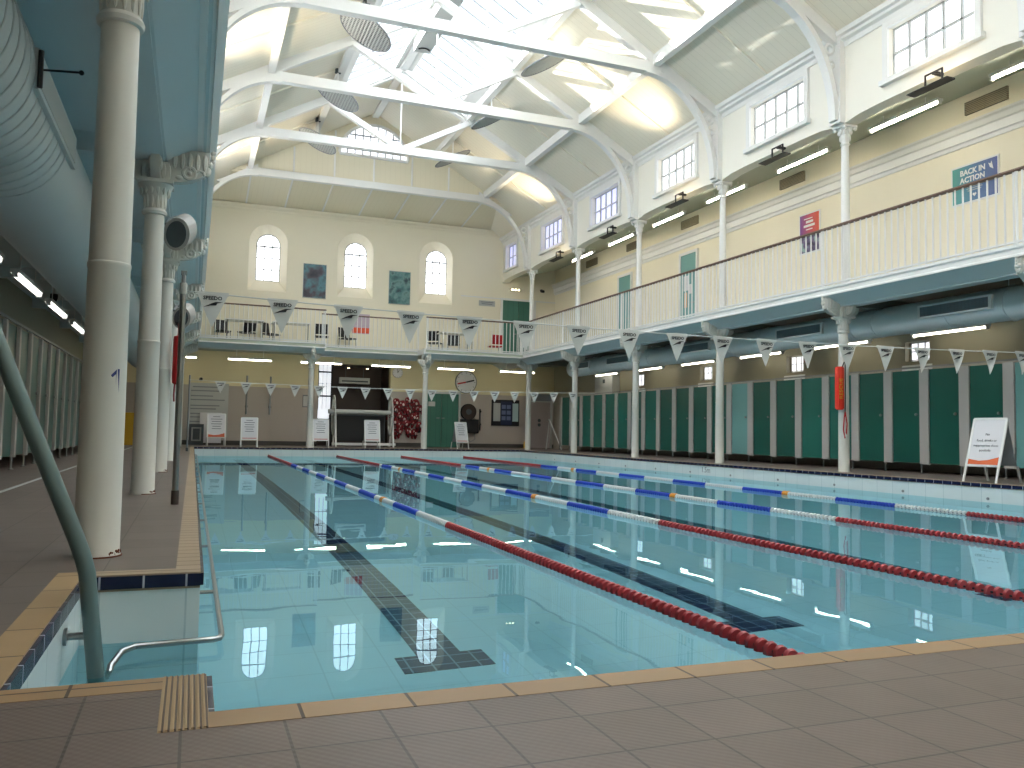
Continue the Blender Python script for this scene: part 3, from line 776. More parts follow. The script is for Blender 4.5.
# ------------------------------------------------------------------ changing cubicles
def cubicle(m, label, loc, rz_, group, pd=0.):
    """front faces local -y, unit runs along +x with its post at x=0"""
    P = .772
    t = thing('changing_cubicle', label, 'changing cubicle', loc, rz_, group)
    MB().box(0, .10 if pd else .18, -pd, .035, .15, 1.74).build('pilaster', 'pil', t)
    MB().cyl((.02, .018, 0), (.02, .018, .16), .014, n=8).lathe([(.03, 0), (.03, .012), (.014, .02)], 10, (.02, .018, 0)).build('foot', 'steel', t)
    d = MB().box(.19, P - .008, .02, .04, .17, 1.73).build('door', m, t)
    MB().cyl((P - .08, .02, .98), (P - .08, -.005, .98), .022, n=12).build('lock', 'steel', d)
    for z in (.42, 1.5): MB().cyl((.186, .012, z - .05), (.186, .012, z + .05), .012, n=8).build('hinge', 'steel', d)
    MB().box(.08, .1, .035, .82, .15, 1.72).build('partition', 'pil', t)
    MB().box(.102, P, .45, .80, .44, .47).build('bench', 'pil', t)
    return t
def nth(i, n, side):
    return ORD[i]
pats = ['teal', 'tealdk', 'teallt', 'tealdk', 'tealdk', 'tealdk', 'tealdk', 'teal', 'teal', 'tealdk', 'tealdk', 'teallt', 'tealdk', 'tealdk', 'tealdk', 'tealdk', 'teal', 'tealdk', 'teal', 'teal', 'teal', 'teal', 'tealdk', 'tealdk']  # green tone of each door, picked unit by unit from pale to dark
nm = {'teallt': 'pale teal', 'tealdk': 'dark green', 'teal': 'green'}
CF = 11.37
protos = {}
NRC = 24
for i in range(NRC):
    y = 9.70 + .772 * (i - 3)
    m = pats[i]
    lab = '%s changing cubicle on the right poolside, %s from the near end of its row' % (nm[m], ORD[i])
    loc = (CF, y + .09, 0)
    if m in protos: dup(protos[m], loc, -PI / 2, lab)
    else: protos[m] = cubicle(m, lab, loc, -PI / 2, 'changing cubicles along the right wall')
# units run towards -y from their post, so the row's far end is closed by a last post
hr = thing('cubicle_headrail', 'thin steel rail along the tops of the right cubicles', 'rail', (CF, 0, 0))
MB().box(0, .03, 6.5, 24.4, 1.76, 1.79).build('rail', 'steel', hr)
for y in (8.0, 11.9, 15.8, 19.6, 23.5): MB().cyl((.015, y, 1.74), (.015, y, 1.77), .012, n=6).build('support', 'steel', hr)
# coloured diamond signs on the nearest pale door
ds = MB()
for z, r in ((1.33, .09),): ds.prism([(-r, 0), (0, -r), (r, 0), (0, r)], 'yz', -.004, .004)
o = ds.build('diamond_sign', 'dark', None, None, (CF + .012, 8.50, 1.36)); tag(o, 'dark diamond shaped sign on the pale teal cubicle door at the right edge', 'sign')
LF = -2.02
for i in range(18):
    y = 9.2 + .79 * i
    m = 'tealdk'
    lab = '%s changing cubicle on the left walkway, %s from the camera end' % (nm[m], ORD[i])
    if i == 0: pl_ = cubicle(m, lab, (LF, y, 0), PI / 2, 'changing cubicles along the left wall', .015)
    else: dup(pl_, (LF, y, 0), PI / 2, lab)
hl = dup(hr, (LF - .03, .3, 0), None, 'thin steel rail along the tops of the left cubicles')

# ------------------------------------------------------------------ ducts
dr = thing('ventilation_duct', 'round grey ventilation duct with grilles under the right gallery', 'duct', (11.1, 0, 2.57))
d_ = MB().cyl((0, YB + .1, 0), (0, 23.6, 0), .25, n=28); d_.build('casing', 'duct', dr)
for i in range(16): MB().ring((0, .6 + 1.5 * i, 0), .251, .008, 'y', 28).build('seam', 'duct', dr)
for y in (5.8, 9.4, 12.9, 16.5, 20.2, 22.6):
    a = math.radians(196)
    gm = Matrix.Rotation(0, 4, 'X')
    g = MB().box(-.29, -.235, y - .66, y + .66, -.08, .13)
    go = g.build('grille', 'white', dr)
    gl = MB().box(-.294, -.288, y - .61, y + .61, -.05, .10); gl.build('grille_mesh', 'meshgrey', go)
    gv = MB()
    for j in range(20): gv.box(-.298, -.29, y - .6 + j * .0625, y - .597 + j * .0625, -.05, .10)
    for j in range(4): gv.box(-.298, -.29, y - .61, y + .61, -.03 + j * .04, -.027 + j * .04)
    gv.build('grille_blade', 'midgrey', go)
for y in (7.3, 8.6, 11.6, 15.2, 18.7, 22.0):
    MB().cyl((-.1, y, .22), (-.1, y, .36), .006, n=6).ring((0, y, 0), .255, .012, 'y', 24).build('hanger', 'duct', dr)
dl = thing('ventilation_duct', 'large white ribbed ventilation duct under the left gallery', 'duct', (-1.27, 0, 2.44))
MB().cyl((0, YB + .1, 0), (0, 23.5, 0), .42, n=40).build('casing', 'ductw', dl)
se = MB()
for i in range(58): se.ring((0, -2.4 + .15 * i, 0), .421, .007, 'y', 36)
se.build('seam', 'ductw', dl)
for y in (4.95,):
    gp_ = MB().prism([(y, -.10), (y + 1.5, -.10), (y + 1.5, .12), (y, .12)], 'yz', .37, .435); gg = gp_.build('grille', 'ductw', dl)
    MB().prism([(y + .05, -.07), (y + 1.45, -.07), (y + 1.45, .09), (y + .05, .09)], 'yz', .435, .44).build('grille_mesh', 'palegrey', gg)
    MB().tube([(.445, y - .02, -.10 + .02 * q) for q in range(11)], .014, 8).build('latch', 'black', gg)
MB().cyl((.40, 5.0, .02), (.62, 5.0, .04), .006, n=6).ball((.63, 5.0, .04), .014).build('sensor_rod', 'black', dl)
MB().cyl((.1, 3.6, .38), (.1, 3.6, .5), .006, n=6).cyl((.1, 5.2, .38), (.1, 5.2, .5), .006, n=6).build('hanger', 'steel', dl)

# ------------------------------------------------------------------ fluorescent lights
def strip(label, loc, rz_, L, group, w=.06):
    t = thing('strip_light', label, 'strip light', loc, rz_, group)
    MB().box(-w, w, 0, L, 0, .045).build('housing', 'white', t)
    MB().cyl((0, .03, -.018), (0, L - .03, -.018), .017, n=10).build('tube', TUBE, t)
    for y in (0, L - .03): MB().box(-.03, .03, y, y + .03, -.05, 0).build('end_cap', 'white', t)
    for y in (.2 * L, .8 * L): MB().cyl((0, y, .045), (0, y, HANG), .008, n=6).build('hanger', 'white', t)
    return t
HANG = .52; TUBE = 'tubelow'
s0 = strip('strip light under the right gallery, nearest the camera', (11.72, 6.2, 2.38), 0, 1.48, 'strip lights under the right gallery')
for i, y in enumerate((9.53, 12.0, 14.45, 16.9, 19.3, 21.8)):
    dup(s0, (11.72, y, 2.38), None, 'strip light under the right gallery, %s from the camera end' % ORD[i + 1])
HANG = .2; TUBE = 'tube'
s1 = strip('strip light on the right gallery ceiling, nearest the camera, cut by the frame', (11.15, 7.45, 6.07), 0, 1.5, 'strip lights on the right gallery ceiling')
for i, y in enumerate((9.87, 12.4, 14.95, 17.4, 19.9, 22.4)):
    dup(s1, (11.15, y, 6.07), None, 'strip light on the right gallery ceiling, %s from the camera end' % ORD[i + 1])
HANG = .33; TUBE = 'tubefar'
s2 = strip('strip light under the far gallery, left end, beside the left columns', (-1.25, 26.3, 2.62), -PI / 2, 1.3, 'strip lights under the far gallery')
for x, l in ((.9, 'above the grey rules board'), (3.03, 'over the tall narrow window'), (5.24, 'over the red life jackets'), (7.42, 'over the large round clock'), (9.6, 'over the notice frame')):
    dup(s2, (x, 26.3, 2.62), None, 'strip light under the far gallery, ' + l)
HANG = .3
s3 = strip('wide strip light over the left walkway, nearest the camera', (-1.95, 8.3, 2.27), 0, 1.62, 'strip lights over the left walkway', .05)
for ch in list(s3.children):
    if ch.name.startswith('tube'):
        ch.data = MB().box(-.034, .034, .02, 1.6, -.03, 0).build('tmp', 'tubewide').data
        for ob in list(bpy.data.objects):
            if ob.name.startswith('tmp'): bpy.data.objects.remove(ob)
for i, y in enumerate((10.75, 13.1, 15.5, 17.9, 20.3)):
    dup(s3, (-1.95, y, 2.27), None, 'wide strip light over the left walkway, %s from the camera end' % ORD[i + 1])

# ------------------------------------------------------------------ floodlights
def flood(label, loc, lit):
    t = thing('floodlight', label, 'floodlight', loc, 0, 'floodlights under the gallery windows')
    b = MB().prism([(-.10, .0), (.06, -.012), (.06, .014), (-.10, .014)], 'xz', -.36, .36)
    b.build('housing', 'black', t)
    MB().box(-.09, .05, -.32, .32, .014, .018).build('lens', 'lamp' if lit else 'palegrey', t)
    MB().tube([(.05, -.15, .02), (.05, -.15, .24), (.05, .15, .24), (.05, .15, .02)], .018, 6).build('bracket', 'black', t)
    MB().box(.05, .22, -.03, .03, .21, .25).build('bracket_arm', 'black', t)
    return t
fd = {}
FLD = [(8.95, 1, 'lit black floodlight under the clerestory window nearest the camera'), (12.45, 0, 'unlit black floodlight between the two nearest clerestory windows on the right'), (15.8, 1, 'lit black floodlight below the middle clerestory window'),
       (19.1, 0, 'unlit black floodlight beside the gallery column before the far corner'), (22.4, 1, 'lit black floodlight nearest the far right corner')]
for y, on, l in FLD: flood(l, (9.93, y, 5.72), on)
for y in (15.8, 22.4):
    dd = flood('lit black floodlight on the left wall behind the gallery edge' + (', near the far gable' if y > 20 else ''), (-.08, y, 5.72), True); dd.rotation_euler = (0, 0, PI)

# ------------------------------------------------------------------ reflector discs in the roof
def disc(label, loc, s):
    """tilted wire-mesh disc on a rod from the purlin; s=+1 hangs under the left purlin"""
    t = thing('mesh_reflector_disc', label, 'reflector disc', loc, 0, 'round mesh discs under the rooflights')
    R = .56; m = Matrix.Rotation(s * math.radians(27), 4, 'Y')
    MB().ring((0, 0, 0), R, .016, 'z', 40).xf(m).build('rim', 'midgrey', t)
    g = MB()
    MB().lathe([(R, .012), (R, .02)], 40).xf(m).build('backing', 'dark' if s > 0 else 'palegrey', t)
    n = 17
    for i in range(1, n):
        x = -R + 2 * R * i / n; h = math.sqrt(R * R - x * x)
        g.box(x - .015, x + .015, -h, h, -.004, .004)
    g.xf(m).build('slat', 'palegrey', t)
    g = MB()
    for i in range(1, n):
        x = -R + 2 * R * i / n; h = math.sqrt(R * R - x * x)
        g.box(-h, h, x - .011, x + .011, .0, .010)
    g.xf(m).build('cross_slat', 'palegrey', t)
    MB().lathe([(.02, .01), (.13, .02), (.1, .10), (.03, .14)], 16).xf(m).build('hub', 'midgrey', t)
    MB().cyl((0, 0, .08), (0, 0, .62), .016, n=8).build('rod', 'white', t)
    MB().box(-.07, .07, -.05, .05, .56, .66).build('clamp', 'dark', t)
    return t
for i, (y, a) in enumerate(((16.3, 'nearest the camera'), (19.8, 'in the middle bay'), (23.2, 'before the half-round window'))):
    disc('tilted round mesh disc under the left edge of the rooflights, ' + a, (2.95, y, 8.56), 1)
for i, (y, a) in enumerate(((16.3, 'nearest the camera'), (19.8, 'in the middle bay'), (23.2, 'nearest the far gable'))):
    disc('tilted round mesh disc under the right edge of the rooflights, ' + a, (6.88, y, 8.6), -1)

# ------------------------------------------------------------------ vents and posters on the right gallery wall
for i, y in enumerate((9.88, 14.7, 18.76, 21.8, 24.6)):
    v = thing('wall_vent', 'brown louvred vent on the upper right wall, %s from the camera end' % ORD[i], 'vent', (XW, y, 6.14), 0, 'louvred vents on the upper right wall')
    MB().box(-.03, 0, -.38, .38, 0, .18).build('louvre', 'ventbrown', v)
    f = MB().box(-.04, 0, -.40, .40, -.02, 0).box(-.04, 0, -.40, .40, .18, .20).box(-.04, 0, -.40, -.38, 0, .18).box(-.04, 0, .38, .40, 0, .18).box(-.04, 0, -.01, .01, 0, .18); f.build('frame', 'ventbrown', v)
pz = thing('wall_poster', 'blue and teal poster in a white frame on the right gallery wall', 'poster', (XW, 10.12, 4.59))
MB().box(-.02, 0, -.46, .46, 0, .68).build('frame', 'white', pz)
MB().box(-.026, -.02, -.43, .43, .03, .65).build('print', gradient('teal_blue_print', ['#566096', '#5A7FA8', '#57A597'], 'Y', -.43, .43), pz)
RR = (PI / 2, 0, -PI / 2)
text('lettering', 'BACK IN', .132, 'white', pz, (-.03, .03, .535), RR, .002, .95, .004)
text('lettering', 'ACTION', .132, 'white', pz, (-.03, .035, .405), RR, .002, .95, .004)
l = MB()
for z, w in ((.27, .28), (.235, .3), (.20, .26)): l.box(-.03, -.026, -w / 2, w / 2, z, z + .014)
l.build('text_lines', 'palegrey', pz)
l = MB().prism([(-.36, .46), (-.30, .50), (-.27, .58), (-.31, .56), (-.33, .6)], 'yz', -.03, -.026).prism([(0 - .04, .13), (0, .09), (.04, .13), (.02, .155), (0, .14), (-.02, .155)], 'yz', -.03, -.026)
l.build('emblem', 'white', pz)
p2 = thing('wall_poster', 'orange and purple poster in a white frame on the right gallery wall', 'poster', (XW, 14.15, 4.5))
MB().box(-.02, 0, -.32, .32, 0, .88).build('frame', 'white', p2)
MB().box(-.026, -.02, -.29, .29, .42, .85).build('print', gradient('orange_purple_print', ['#D9522E', '#C24A5C', '#6E3F90'], 'Y', -.29, .29), p2)
MB().box(-.026, -.02, -.29, .29, .03, .42).build('photo_print', patchwork('photo_print', ['#2B2442', '#6C5C80', '#9CB9B4'], 7), p2)
l = MB()
for z, a, b, h in ((.745, -.1, .16, .02), (.66, -.12, .1, .05), (.575, -.17, .17, .05), (.51, -.1, .1, .02)): l.box(-.03, -.026, a, b, z, z + h)
l.build('text_lines', 'white', p2)

# pictures on the far wall
for x, cols, l, s in ((3.56, ['#1E2233', '#4A4450', '#4F7F8C', '#2A2632'], 'dark poster of a pool hall between the first and second arched windows', 1.8), (6.40, ['#263F4A', '#467478', '#6F9694', '#2C4650'], 'teal poster of swimmers between the second and third arched windows', 3)):
    p = thing('wall_poster', l, 'poster', (x, YF, 4.83))
    MB().box(-.375, .375, -.03, 0, 0, 1.13).build('frame', 'palegrey', p)
    MB().box(-.36, .36, -.036, -.03, .015, 1.115).build('print', patchwork('picture_print', cols, s), p)
# things on the far gallery
og = thing('wall_poster', 'small orange and mauve poster behind the middle far railing', 'poster', (5.12, YF, 3.75))
MB().box(-.29, .29, -.02, 0, 0, .66).build('sheet', mat('mauve_print', '#C9B5C4', .5), og); MB().box(-.29, .29, -.024, -.02, .02, .2).build('orange_band', mat('vermilion_print', '#E2542A', .5), og)
sg = thing('wall_sign', 'small pale sign beside the green gallery doors', 'sign', (9.56, YF, 5.0))
MB().box(-.3, .3, -.02, 0, 0, .19).build('plate', 'palegrey', sg)
l = MB().box(-.24, .24, -.025, -.02, .12, .145).box(-.2, .2, -.025, -.02, .06, .085); l.build('text_lines', 'greyink', sg)
em = thing('emergency_light', 'small twin emergency light above the green gallery doors', 'emergency light', (10.62, YF, 5.62))
MB().box(-.2, .2, -.06, 0, 0, .07).build('housing', 'palegrey', em)
for x in (-.12, .0, .12): MB().cyl((x, -.06, .035), (x, -.08, .035), .03, n=10).build('lamp', 'lamp', em)
cv = thing('security_camera', 'small black camera on the corner wall right of the gallery doors', 'camera', (11.62, YF, 5.62))
MB().box(-.03, .03, -.1, 0, .08, .12).build('bracket', 'black', cv); MB().cyl((0, -.08, .06), (0, -.26, .02), .05, n=12).build('body', 'black', cv)

def chair(m, label, loc, rz_, group=None):
    t = thing('stacking_chair', label, 'chair', loc, rz_, group)
    MB().box(-.21, .21, -.2, .2, .42, .455).build('seat', m, t)
    MB().prism([(.19, .5), (.22, .5), (.27, .82), (.24, .82)], 'yz', -.2, .2).build('backrest', m, t)
    for sx in (-1, 1):
        MB().cyl((sx * .19, -.18, .42), (sx * .2, -.21, 0), .011, n=6).build('leg', 'steel', t)
        MB().tube([(sx * .2, .23, 0), (sx * .19, .18, .42), (sx * .19, .2, .5), (sx * .19, .26, .8)], .011, 6).build('leg', 'steel', t)
    return t
CH = [(.75, 'black chair at the left end of the far gallery'), (1.45, 'black chair on the far gallery below the first arched window'), (2.2, 'black chair on the far gallery left of the pool hall poster'), (3.75, 'black chair on the far gallery by the railing corner'),
      (4.6, 'black chair on the far gallery below the second arched window'), (7.5, 'black chair on the far gallery below the third arched window'), (8.2, 'black chair on the far gallery right of the third arched window')]
k0 = chair('black', CH[0][1], (CH[0][0], 26.95, GZ), .2, 'black chairs on the far gallery')
for i, (x, l) in enumerate(CH[1:]): dup(k0, (x, 26.9 + .15 * (i % 2), GZ), (-.5, .9, 3.0, .4, 2.6, -.3)[i], l)
chair('red', 'red chair on the far gallery before the green doors', (9.65, 26.9, GZ), PI)
def table(label, loc):
    t = thing('folding_table', label, 'table', loc, 0, 'pale tables on the far gallery')
    MB().box(-.55, .55, -.3, .3, .70, .73).build('tabletop', 'white', t)
    for sx in (-.5, .5):
        for sy in (-.25, .25): MB().cyl((sx, sy, 0), (sx, sy, .7), .014, n=6).build('leg', 'steel', t)
    return t
tb = table('pale table on the far gallery below the first arched window', (1.35, 26.2, GZ))
dup(tb, (2.7, 26.2, GZ), None, 'pale table on the far gallery below the pool hall poster'); dup(tb, (8.0, 26.2, GZ), None, 'pale table on the far gallery below the third arched window')

# ------------------------------------------------------------------ pennant lines
def boomerang(w):
    return [(-.30 * w, -.10 * w), (-.06 * w, .03 * w), (.10 * w, .10 * w), (.34 * w, .10 * w), (.16 * w, .055 * w), (.12 * w, -.02 * w), (-.04 * w, -.025 * w)]
def pennant_line(label, Y, xs, zf, w, h, label_cat, end_x, big):
    t = thing('pennant_line', label, 'bunting', (0, Y, 0))
    zs = lambda x: zf(x)
    n = 60; a, b = end_x
    MB().tube([(a + (b - a) * i / n, 0, zs(a + (b - a) * i / n)) for i in range(n + 1)], .005 if big else .007, 5).build('cord', 'fabric', t)
    rnd = random.Random(3)
    shared = None
    for i, x in enumerate(xs):
        curl = 0 if x < 7.0 or not big else .03
        m = MB(); N_ = 6
        fr = []; bk = []
        for r in range(N_ + 1):
            tt = r / N_; hw = w / 2 * (1 - tt * .97); z = -h * tt
            for q in (-1, -.5, 0, .5, 1):
                yy = -2.2 * curl * (q * q) * tt * (1 - tt) - .006 * sin(3 * tt + i)
                xx = q * hw
                fr.append((xx, yy, z)); bk.append((xx, yy + .002, z))
        F = []
        for r in range(N_):
            for q in range(4):
                k = r * 5 + q; F.append((k, k + 1, k + 6, k + 5))
        m.add(fr, F, True); m.add(bk, [f[::-1] for f in F], True)
        m.box(-w / 2, w / 2, -.004, .006, -.012, .012)
        p = m.build('pennant', 'fabric', t, None, (x, 0, zs(x)))
        p.rotation_euler = (rnd.uniform(-.03, .03), rnd.uniform(-.02, .02), rnd.uniform(-.05, .05))
        if shared is None:
            if big:
                l1 = text('lettering', 'SPEEDO', .038, 'ink', p, (0, -.013, -.036), (PI / 2, 0, 0), .0008, 1.0, .0012)
            else:
                l1 = MB().box(-w * .3, w * .3, -.012, -.009, -.05, -.03).build('lettering', 'greyink', p)
            l2 = MB().prism([(q[0], q[1] - h * .34) for q in boomerang(w * .95)], 'xz', -.016, -.012).build('emblem', 'ink', p)
            shared = (l1, l2)
        else:
            for s_ in shared:
                c = s_.copy(); COL.objects.link(c); c.parent = p
    return t
def zn(x): return 1.49 + .0036 * (x - 4.5) ** 2
pennant_line('near line of large white pennants hung right across the pool', 6.6, [.105 + .51 * i - .0005 * i * i for i in range(21)], zn, .225, .25, 'bunting', (-.1, 10.6), True)
def zfar(x): return 1.565 + .0025 * (x - 4.2) ** 2
pennant_line('far line of small white pennants low before the far end', 20.1, [.56 + .555 * i for i in range(17)], zfar, .25, .27, 'bunting', (-.1, 10.1), False)
bp = thing('pennant_pole', 'grey steel pole on the left poolside holding the near pennant line', 'pole', (-.1, 6.46, 0))
MB().cyl((0, 0, 0), (0, 0, 1.56), .022, n=14).build('tube', 'steel', bp)
MB().cyl((0, 0, 1.52), (0, 0, 1.60), .027, n=14).build('collar', 'palegrey', bp); MB().cyl((0, 0, 1.60), (0, 0, 1.68), .014, n=10).box(-.02, .02, -.012, .012, 1.66, 1.69).build('hook', 'midgrey', bp)
MB().cyl((0, 0, 0), (0, 0, .10), .027, n=14).build('socket', 'brown', bp)
b2 = thing('pennant_pole', 'thin grey pole at the far left holding the far pennant line', 'pole', (-.1, 20.15, 0))
MB().cyl((0, 0, 0), (0, 0, 1.72), .02, n=12).build('tube', 'midgrey', b2); MB().cyl((0, 0, 0), (0, 0, .08), .03, n=12).build('socket', 'dark', b2)

# ------------------------------------------------------------------ lane ropes
def lane_rope(label, X, st0, marks):
    t = thing('lane_rope', label, 'lane rope', (X, 0, WZ + .012), 0, 'floating lane ropes')
    y = PY0 + .04; MB().tube([(0, PY0 + .01, .05), (0, PY0 + .25, 0), (0, PY1 - .25, 0), (0, PY1 - .01, .05)], .006, 6).build('cable', 'cable', t)
    segs = [(PY0 + .1, st0, 'ropered')]
    a = st0; i = 0
    while a < 18.4:
        segs.append((a, min(a + .98, 18.6), ('ropewhite', 'ropeblue')[i % 2])); a += .98; i += 1
    segs.append((segs[-1][1], PY1 - .1, 'ropered'))
    names = {'ropered': 'red', 'ropewhite': 'white', 'ropeblue': 'blue'}
    for a, b, m in segs:
        mb = MB(); n = max(2, round((b - a) / .055)); st = (b - a) / n
        for j in range(n):
            y0 = a + j * st
            mb.cyl((0, y0 + .003, 0), (0, y0 + st * .32, 0), .031, .036, 12); mb.cyl((0, y0 + st * .32, 0), (0, y0 + st * .58, 0), .036, .016, 12)
        o = mb.build('float_run', m, t); o['label'] = names[m] + ' run of disc floats'
    for y in marks:
        mb = MB()
        for j in range(3): mb.cyl((0, y + j * .04, 0), (0, y + j * .04 + .03, 0), .042, n=12)
        o = mb.build('marker_float', 'ropeorange', t); o['label'] = 'orange marker float'
    return t
for X, s0_, mk, l in ((2.05, 6.82, (9.3,), 'leftmost lane rope, ending at the near edge in red'), (3.98, 6.6, (9.46, 16.6), 'second lane rope from the left'), (5.9, 6.5, (9.36, 16.6), 'third lane rope from the left'), (7.86, 6.7, (9.56, 16.6), 'rightmost lane rope, nearest the right pool wall')):
    lane_rope(l, X, s0_, mk)

# ------------------------------------------------------------------ rails in the near left corner
hp = thing('step_handrail', 'thick grey-green handrail pole leaning out of the near left corner steps', 'handrail', (0, 0, 0))
MB().tube([(-.95, 3.02, 1.72), (-.62, 3.02, .90), (-.335, 3.02, .19), (-.315, 3.02, .135), (-.30, 3.02, .08), (-.262, 3.02, -.24), (-.24, 3.02, -.55)], .026, 18).build('pole', 'pipe', hp)
MB().cyl((-.35, 3.03, -.12), (-.285, 3.03, -.12), .012, n=10).cyl((-.36, 3.03, -.12), (-.35, 3.03, -.12), .028, n=14).build('wall_bracket', 'steel', hp)
gr = thing('grab_rail', 'thin steel grab rail at the waterline round the left pool corner', 'grab rail', (0, 0, WZ))
MB().tube([(-.235, 3.04, -.06), (-.225, 3.10, .01), (-.20, 3.20, .03), (-.16, 3.24, .035), (.0, 3.26, .035), (.10, 3.265, .035), (.122, 3.28, .035), (.13, 3.32, .035), (.13, 6, .035), (.13, 14, .035), (.13, 24.4, .035), (.1, 24.5, .035), (.05, 24.5, .035)], .011, 10).build('rail', 'steel', gr)
for i in range(13):
    MB().cyl((.13, 4.2 + 1.6 * i, .035), (.05, 4.2 + 1.6 * i, .035), .009, n=8).build('bracket', 'steel', gr)

# ------------------------------------------------------------------ rescue tubes, loudspeakers
rt_ = thing('rescue_tube', 'red rescue tube hanging on the third left column', 'rescue tube', (XL + .13, K(4) - .07, 0))
MB().lathe([(.03, 1.07), (.052, 1.09), (.056, 1.2), (.056, 1.62), (.05, 1.66), (.02, 1.67)], 14).build('foam', 'red', rt_)
MB().tube([(0, 0, 1.66), (.005, 0, 1.72), (0, 0, 1.82)], .012, 6).build('strap', 'darkred', rt_); MB().tube([(-.02, -.02, 1.08), (-.025, -.02, .95), (-.02, -.02, .86)], .01, 6).build('strap', 'darkred', rt_)
MB().box(-.04, .0, .0, .03, 1.80, 1.84).build('hook', 'black', rt_)
rb_ = thing('rescue_tube', 'orange-red rescue tube hanging on the right column with its strap', 'rescue tube', (XR - .15, K(4) - .07, 0))
MB().box(-.055, .055, -.045, .045, 1.05, 1.74).lathe([(.05, 1.03), (.06, 1.06), (.06, 1.72), (.05, 1.75)], 12).build('foam', mat('orange_red_foam', '#D8301C', .5), rb_)
text('lettering', 'RESCUE', .1, 'yellow', rb_, (-.02, -.062, 1.38), (PI / 2, -PI / 2, 0), .002)
MB().tube([(.03, -.03, 1.74), (.055, -.05, 1.83), (.075, -.05, 1.80), (.075, -.05, 1.3), (.07, -.05, 1.0)], .01, 6).build('strap', 'black', rb_)
MB().tube([(.07, -.05, 1.0), (.10, -.06, .8), (.08, -.06, .58), (.055, -.06, .56), (.03, -.05, .7), (.05, -.05, .9), (.07, -.05, 1.0)], .011, 6).build('shoulder_strap', 'red', rb_)
MB().ball((.07, -.055, .60), (.03, .02, .04)).build('buckle', 'white', rb_)
def speaker(label, loc):
    t = thing('loudspeaker', label, 'loudspeaker', loc, -.35, 'loudspeakers under the left gallery')
    m = Matrix.Rotation(.45, 4, 'X') @ Matrix.Rotation(.35, 4, 'Y')
    MB().prism([(.11 * cos(2 * PI * i / 24) * (1 if abs(cos(2 * PI * i / 24)) < .7 else 1.02), .15 * sin(2 * PI * i / 24)) for i in range(24)], 'xz', -.10, .09).xf(m).build('body', 'pil', t)
    MB().prism([(.085 * cos(2 * PI * i / 24), .122 * sin(2 * PI * i / 24)) for i in range(24)], 'xz', -.108, -.10).xf(m).build('grille', 'dark', t)
    MB().tube([(-.13, 0, .02), (-.15, .12, .04), (-.10, .16, .06)], .018, 6).xf(m).build('bracket', 'midgrey', t)
    return t
s_ = speaker('upper grey loudspeaker behind the second left column', (-.165, 7.85, 2.28)); dup(s_, (-.155, 11.35, 1.97), None, 'lower grey loudspeaker behind the grey pennant pole')

# ------------------------------------------------------------------ A-boards
def aboard(label, loc, rz_, w, h, style, group):
    """front leans back; local -y is the printed side"""
    t = thing('a_board', label, 'a-board', loc, rz_, group)
    dz = h; d = (.3 if style == 'near' else .24) * h; zb = .26 * h
    def sl(z): return -d * (1 - z / h)
    f = MB()
    for sx in (-1, 1): f.bar((sx * w / 2, sl(zb), zb), (sx * w / 2, 0, h), .03, .02, (0, 1, 0))
    f.bar((-w / 2, 0, h), (w / 2, 0, h), .03, .03); f.bar((-w / 2, sl(zb), zb), (w / 2, sl(zb), zb), .02, .03)
    f.build('front_frame', 'white', t)
    for s in (-1, 1):
        for sx in (-1, 1):
            MB().bar((sx * w / 2, s * d, 0), (sx * w / 2, -s * sl(zb), zb), .026, .018, (0, 1, 0)).build('leg', 'white' if s < 0 else 'palegrey', t)
    def quad(z0, z1, x0, x1, o): 
        v = [(x0, sl(z0) - o, z0), (x1, sl(z0) - o, z0), (x1, sl(z1) - o, z1), (x0, sl(z1) - o, z1)]
        w_ = [(a, b + .004, c) for a, b, c in v]
        return MB().add(v + w_, [(0, 1, 2, 3), (7, 6, 5, 4), (0, 4, 5, 1), (1, 5, 6, 2), (2, 6, 7, 3), (3, 7, 4, 0)])
    p = quad(zb, h, -w / 2 + .01, w / 2 - .01, .002).build('front_panel', 'paper', t)
    b = MB(); v = [(-w / 2 + .01, -sl(zb), zb), (w / 2 - .01, -sl(zb), zb), (w / 2 - .01, .004, h), (-w / 2 + .01, .004, h)]
    b.add(v + [(x, y - .008, z) for x, y, z in v], [(0, 1, 2, 3), (7, 6, 5, 4), (0, 4, 5, 1), (1, 5, 6, 2), (2, 6, 7, 3), (3, 7, 4, 0)]); b.build('rear_panel', 'midgrey', t)
    tilt = math.atan2(d, h)
    if style == 'near':
        for q, (tx, z, s) in enumerate((('No', .75, .05), ('food, drinks or', .655, .05), ('inappropriate shoes', .575, .047), ('poolside', .50, .05))):
            text('lettering', tx, s * h / .9, 'ink', p, (0, sl(z * h) - .0065, z * h), (PI / 2 - tilt, 0, 0), .0006)
    if style in ('near', 'orange'):
        W = w / 2 - .02; pts = [(-W, zb + .015), (W, zb + .015), (W, zb + .14 * h), (W * .3, zb + .09 * h), (-W * .3, zb + .075 * h), (-W, zb + .10 * h)]
        m = MB().prism(pts, 'xz', -.003, .0); m.v = [(x, y + sl(z) - .004, z) for x, y, z in m.v]; m.build('orange_swoosh', 'orange', p)
    if style in ('plain', 'orange'):
        m = MB()
        for k in range(6):
            z = h * (.9 - .075 * k); ww = w * (.22, .36, .30, .34, .26, .3)[k] * .9
            q = quad(z, z + .018, -ww, ww, .006); m.add(q.v, q.f)
        m.build('text_lines', 'greyink', p)
        if style == 'plain':
            q = quad(zb + .02, zb + .05, -w / 2 + .03, w / 2 - .03, .006); q.build('red_line', mat('pink_print', '#C9908C', .5), p)
    return t
aboard('white notice board on legs with an orange swoosh, right poolside by the dark green cubicles', (10.17, 8.25, 0), -1.5, .47, .86, 'near', None)
AG = 'white notice boards along the far end'
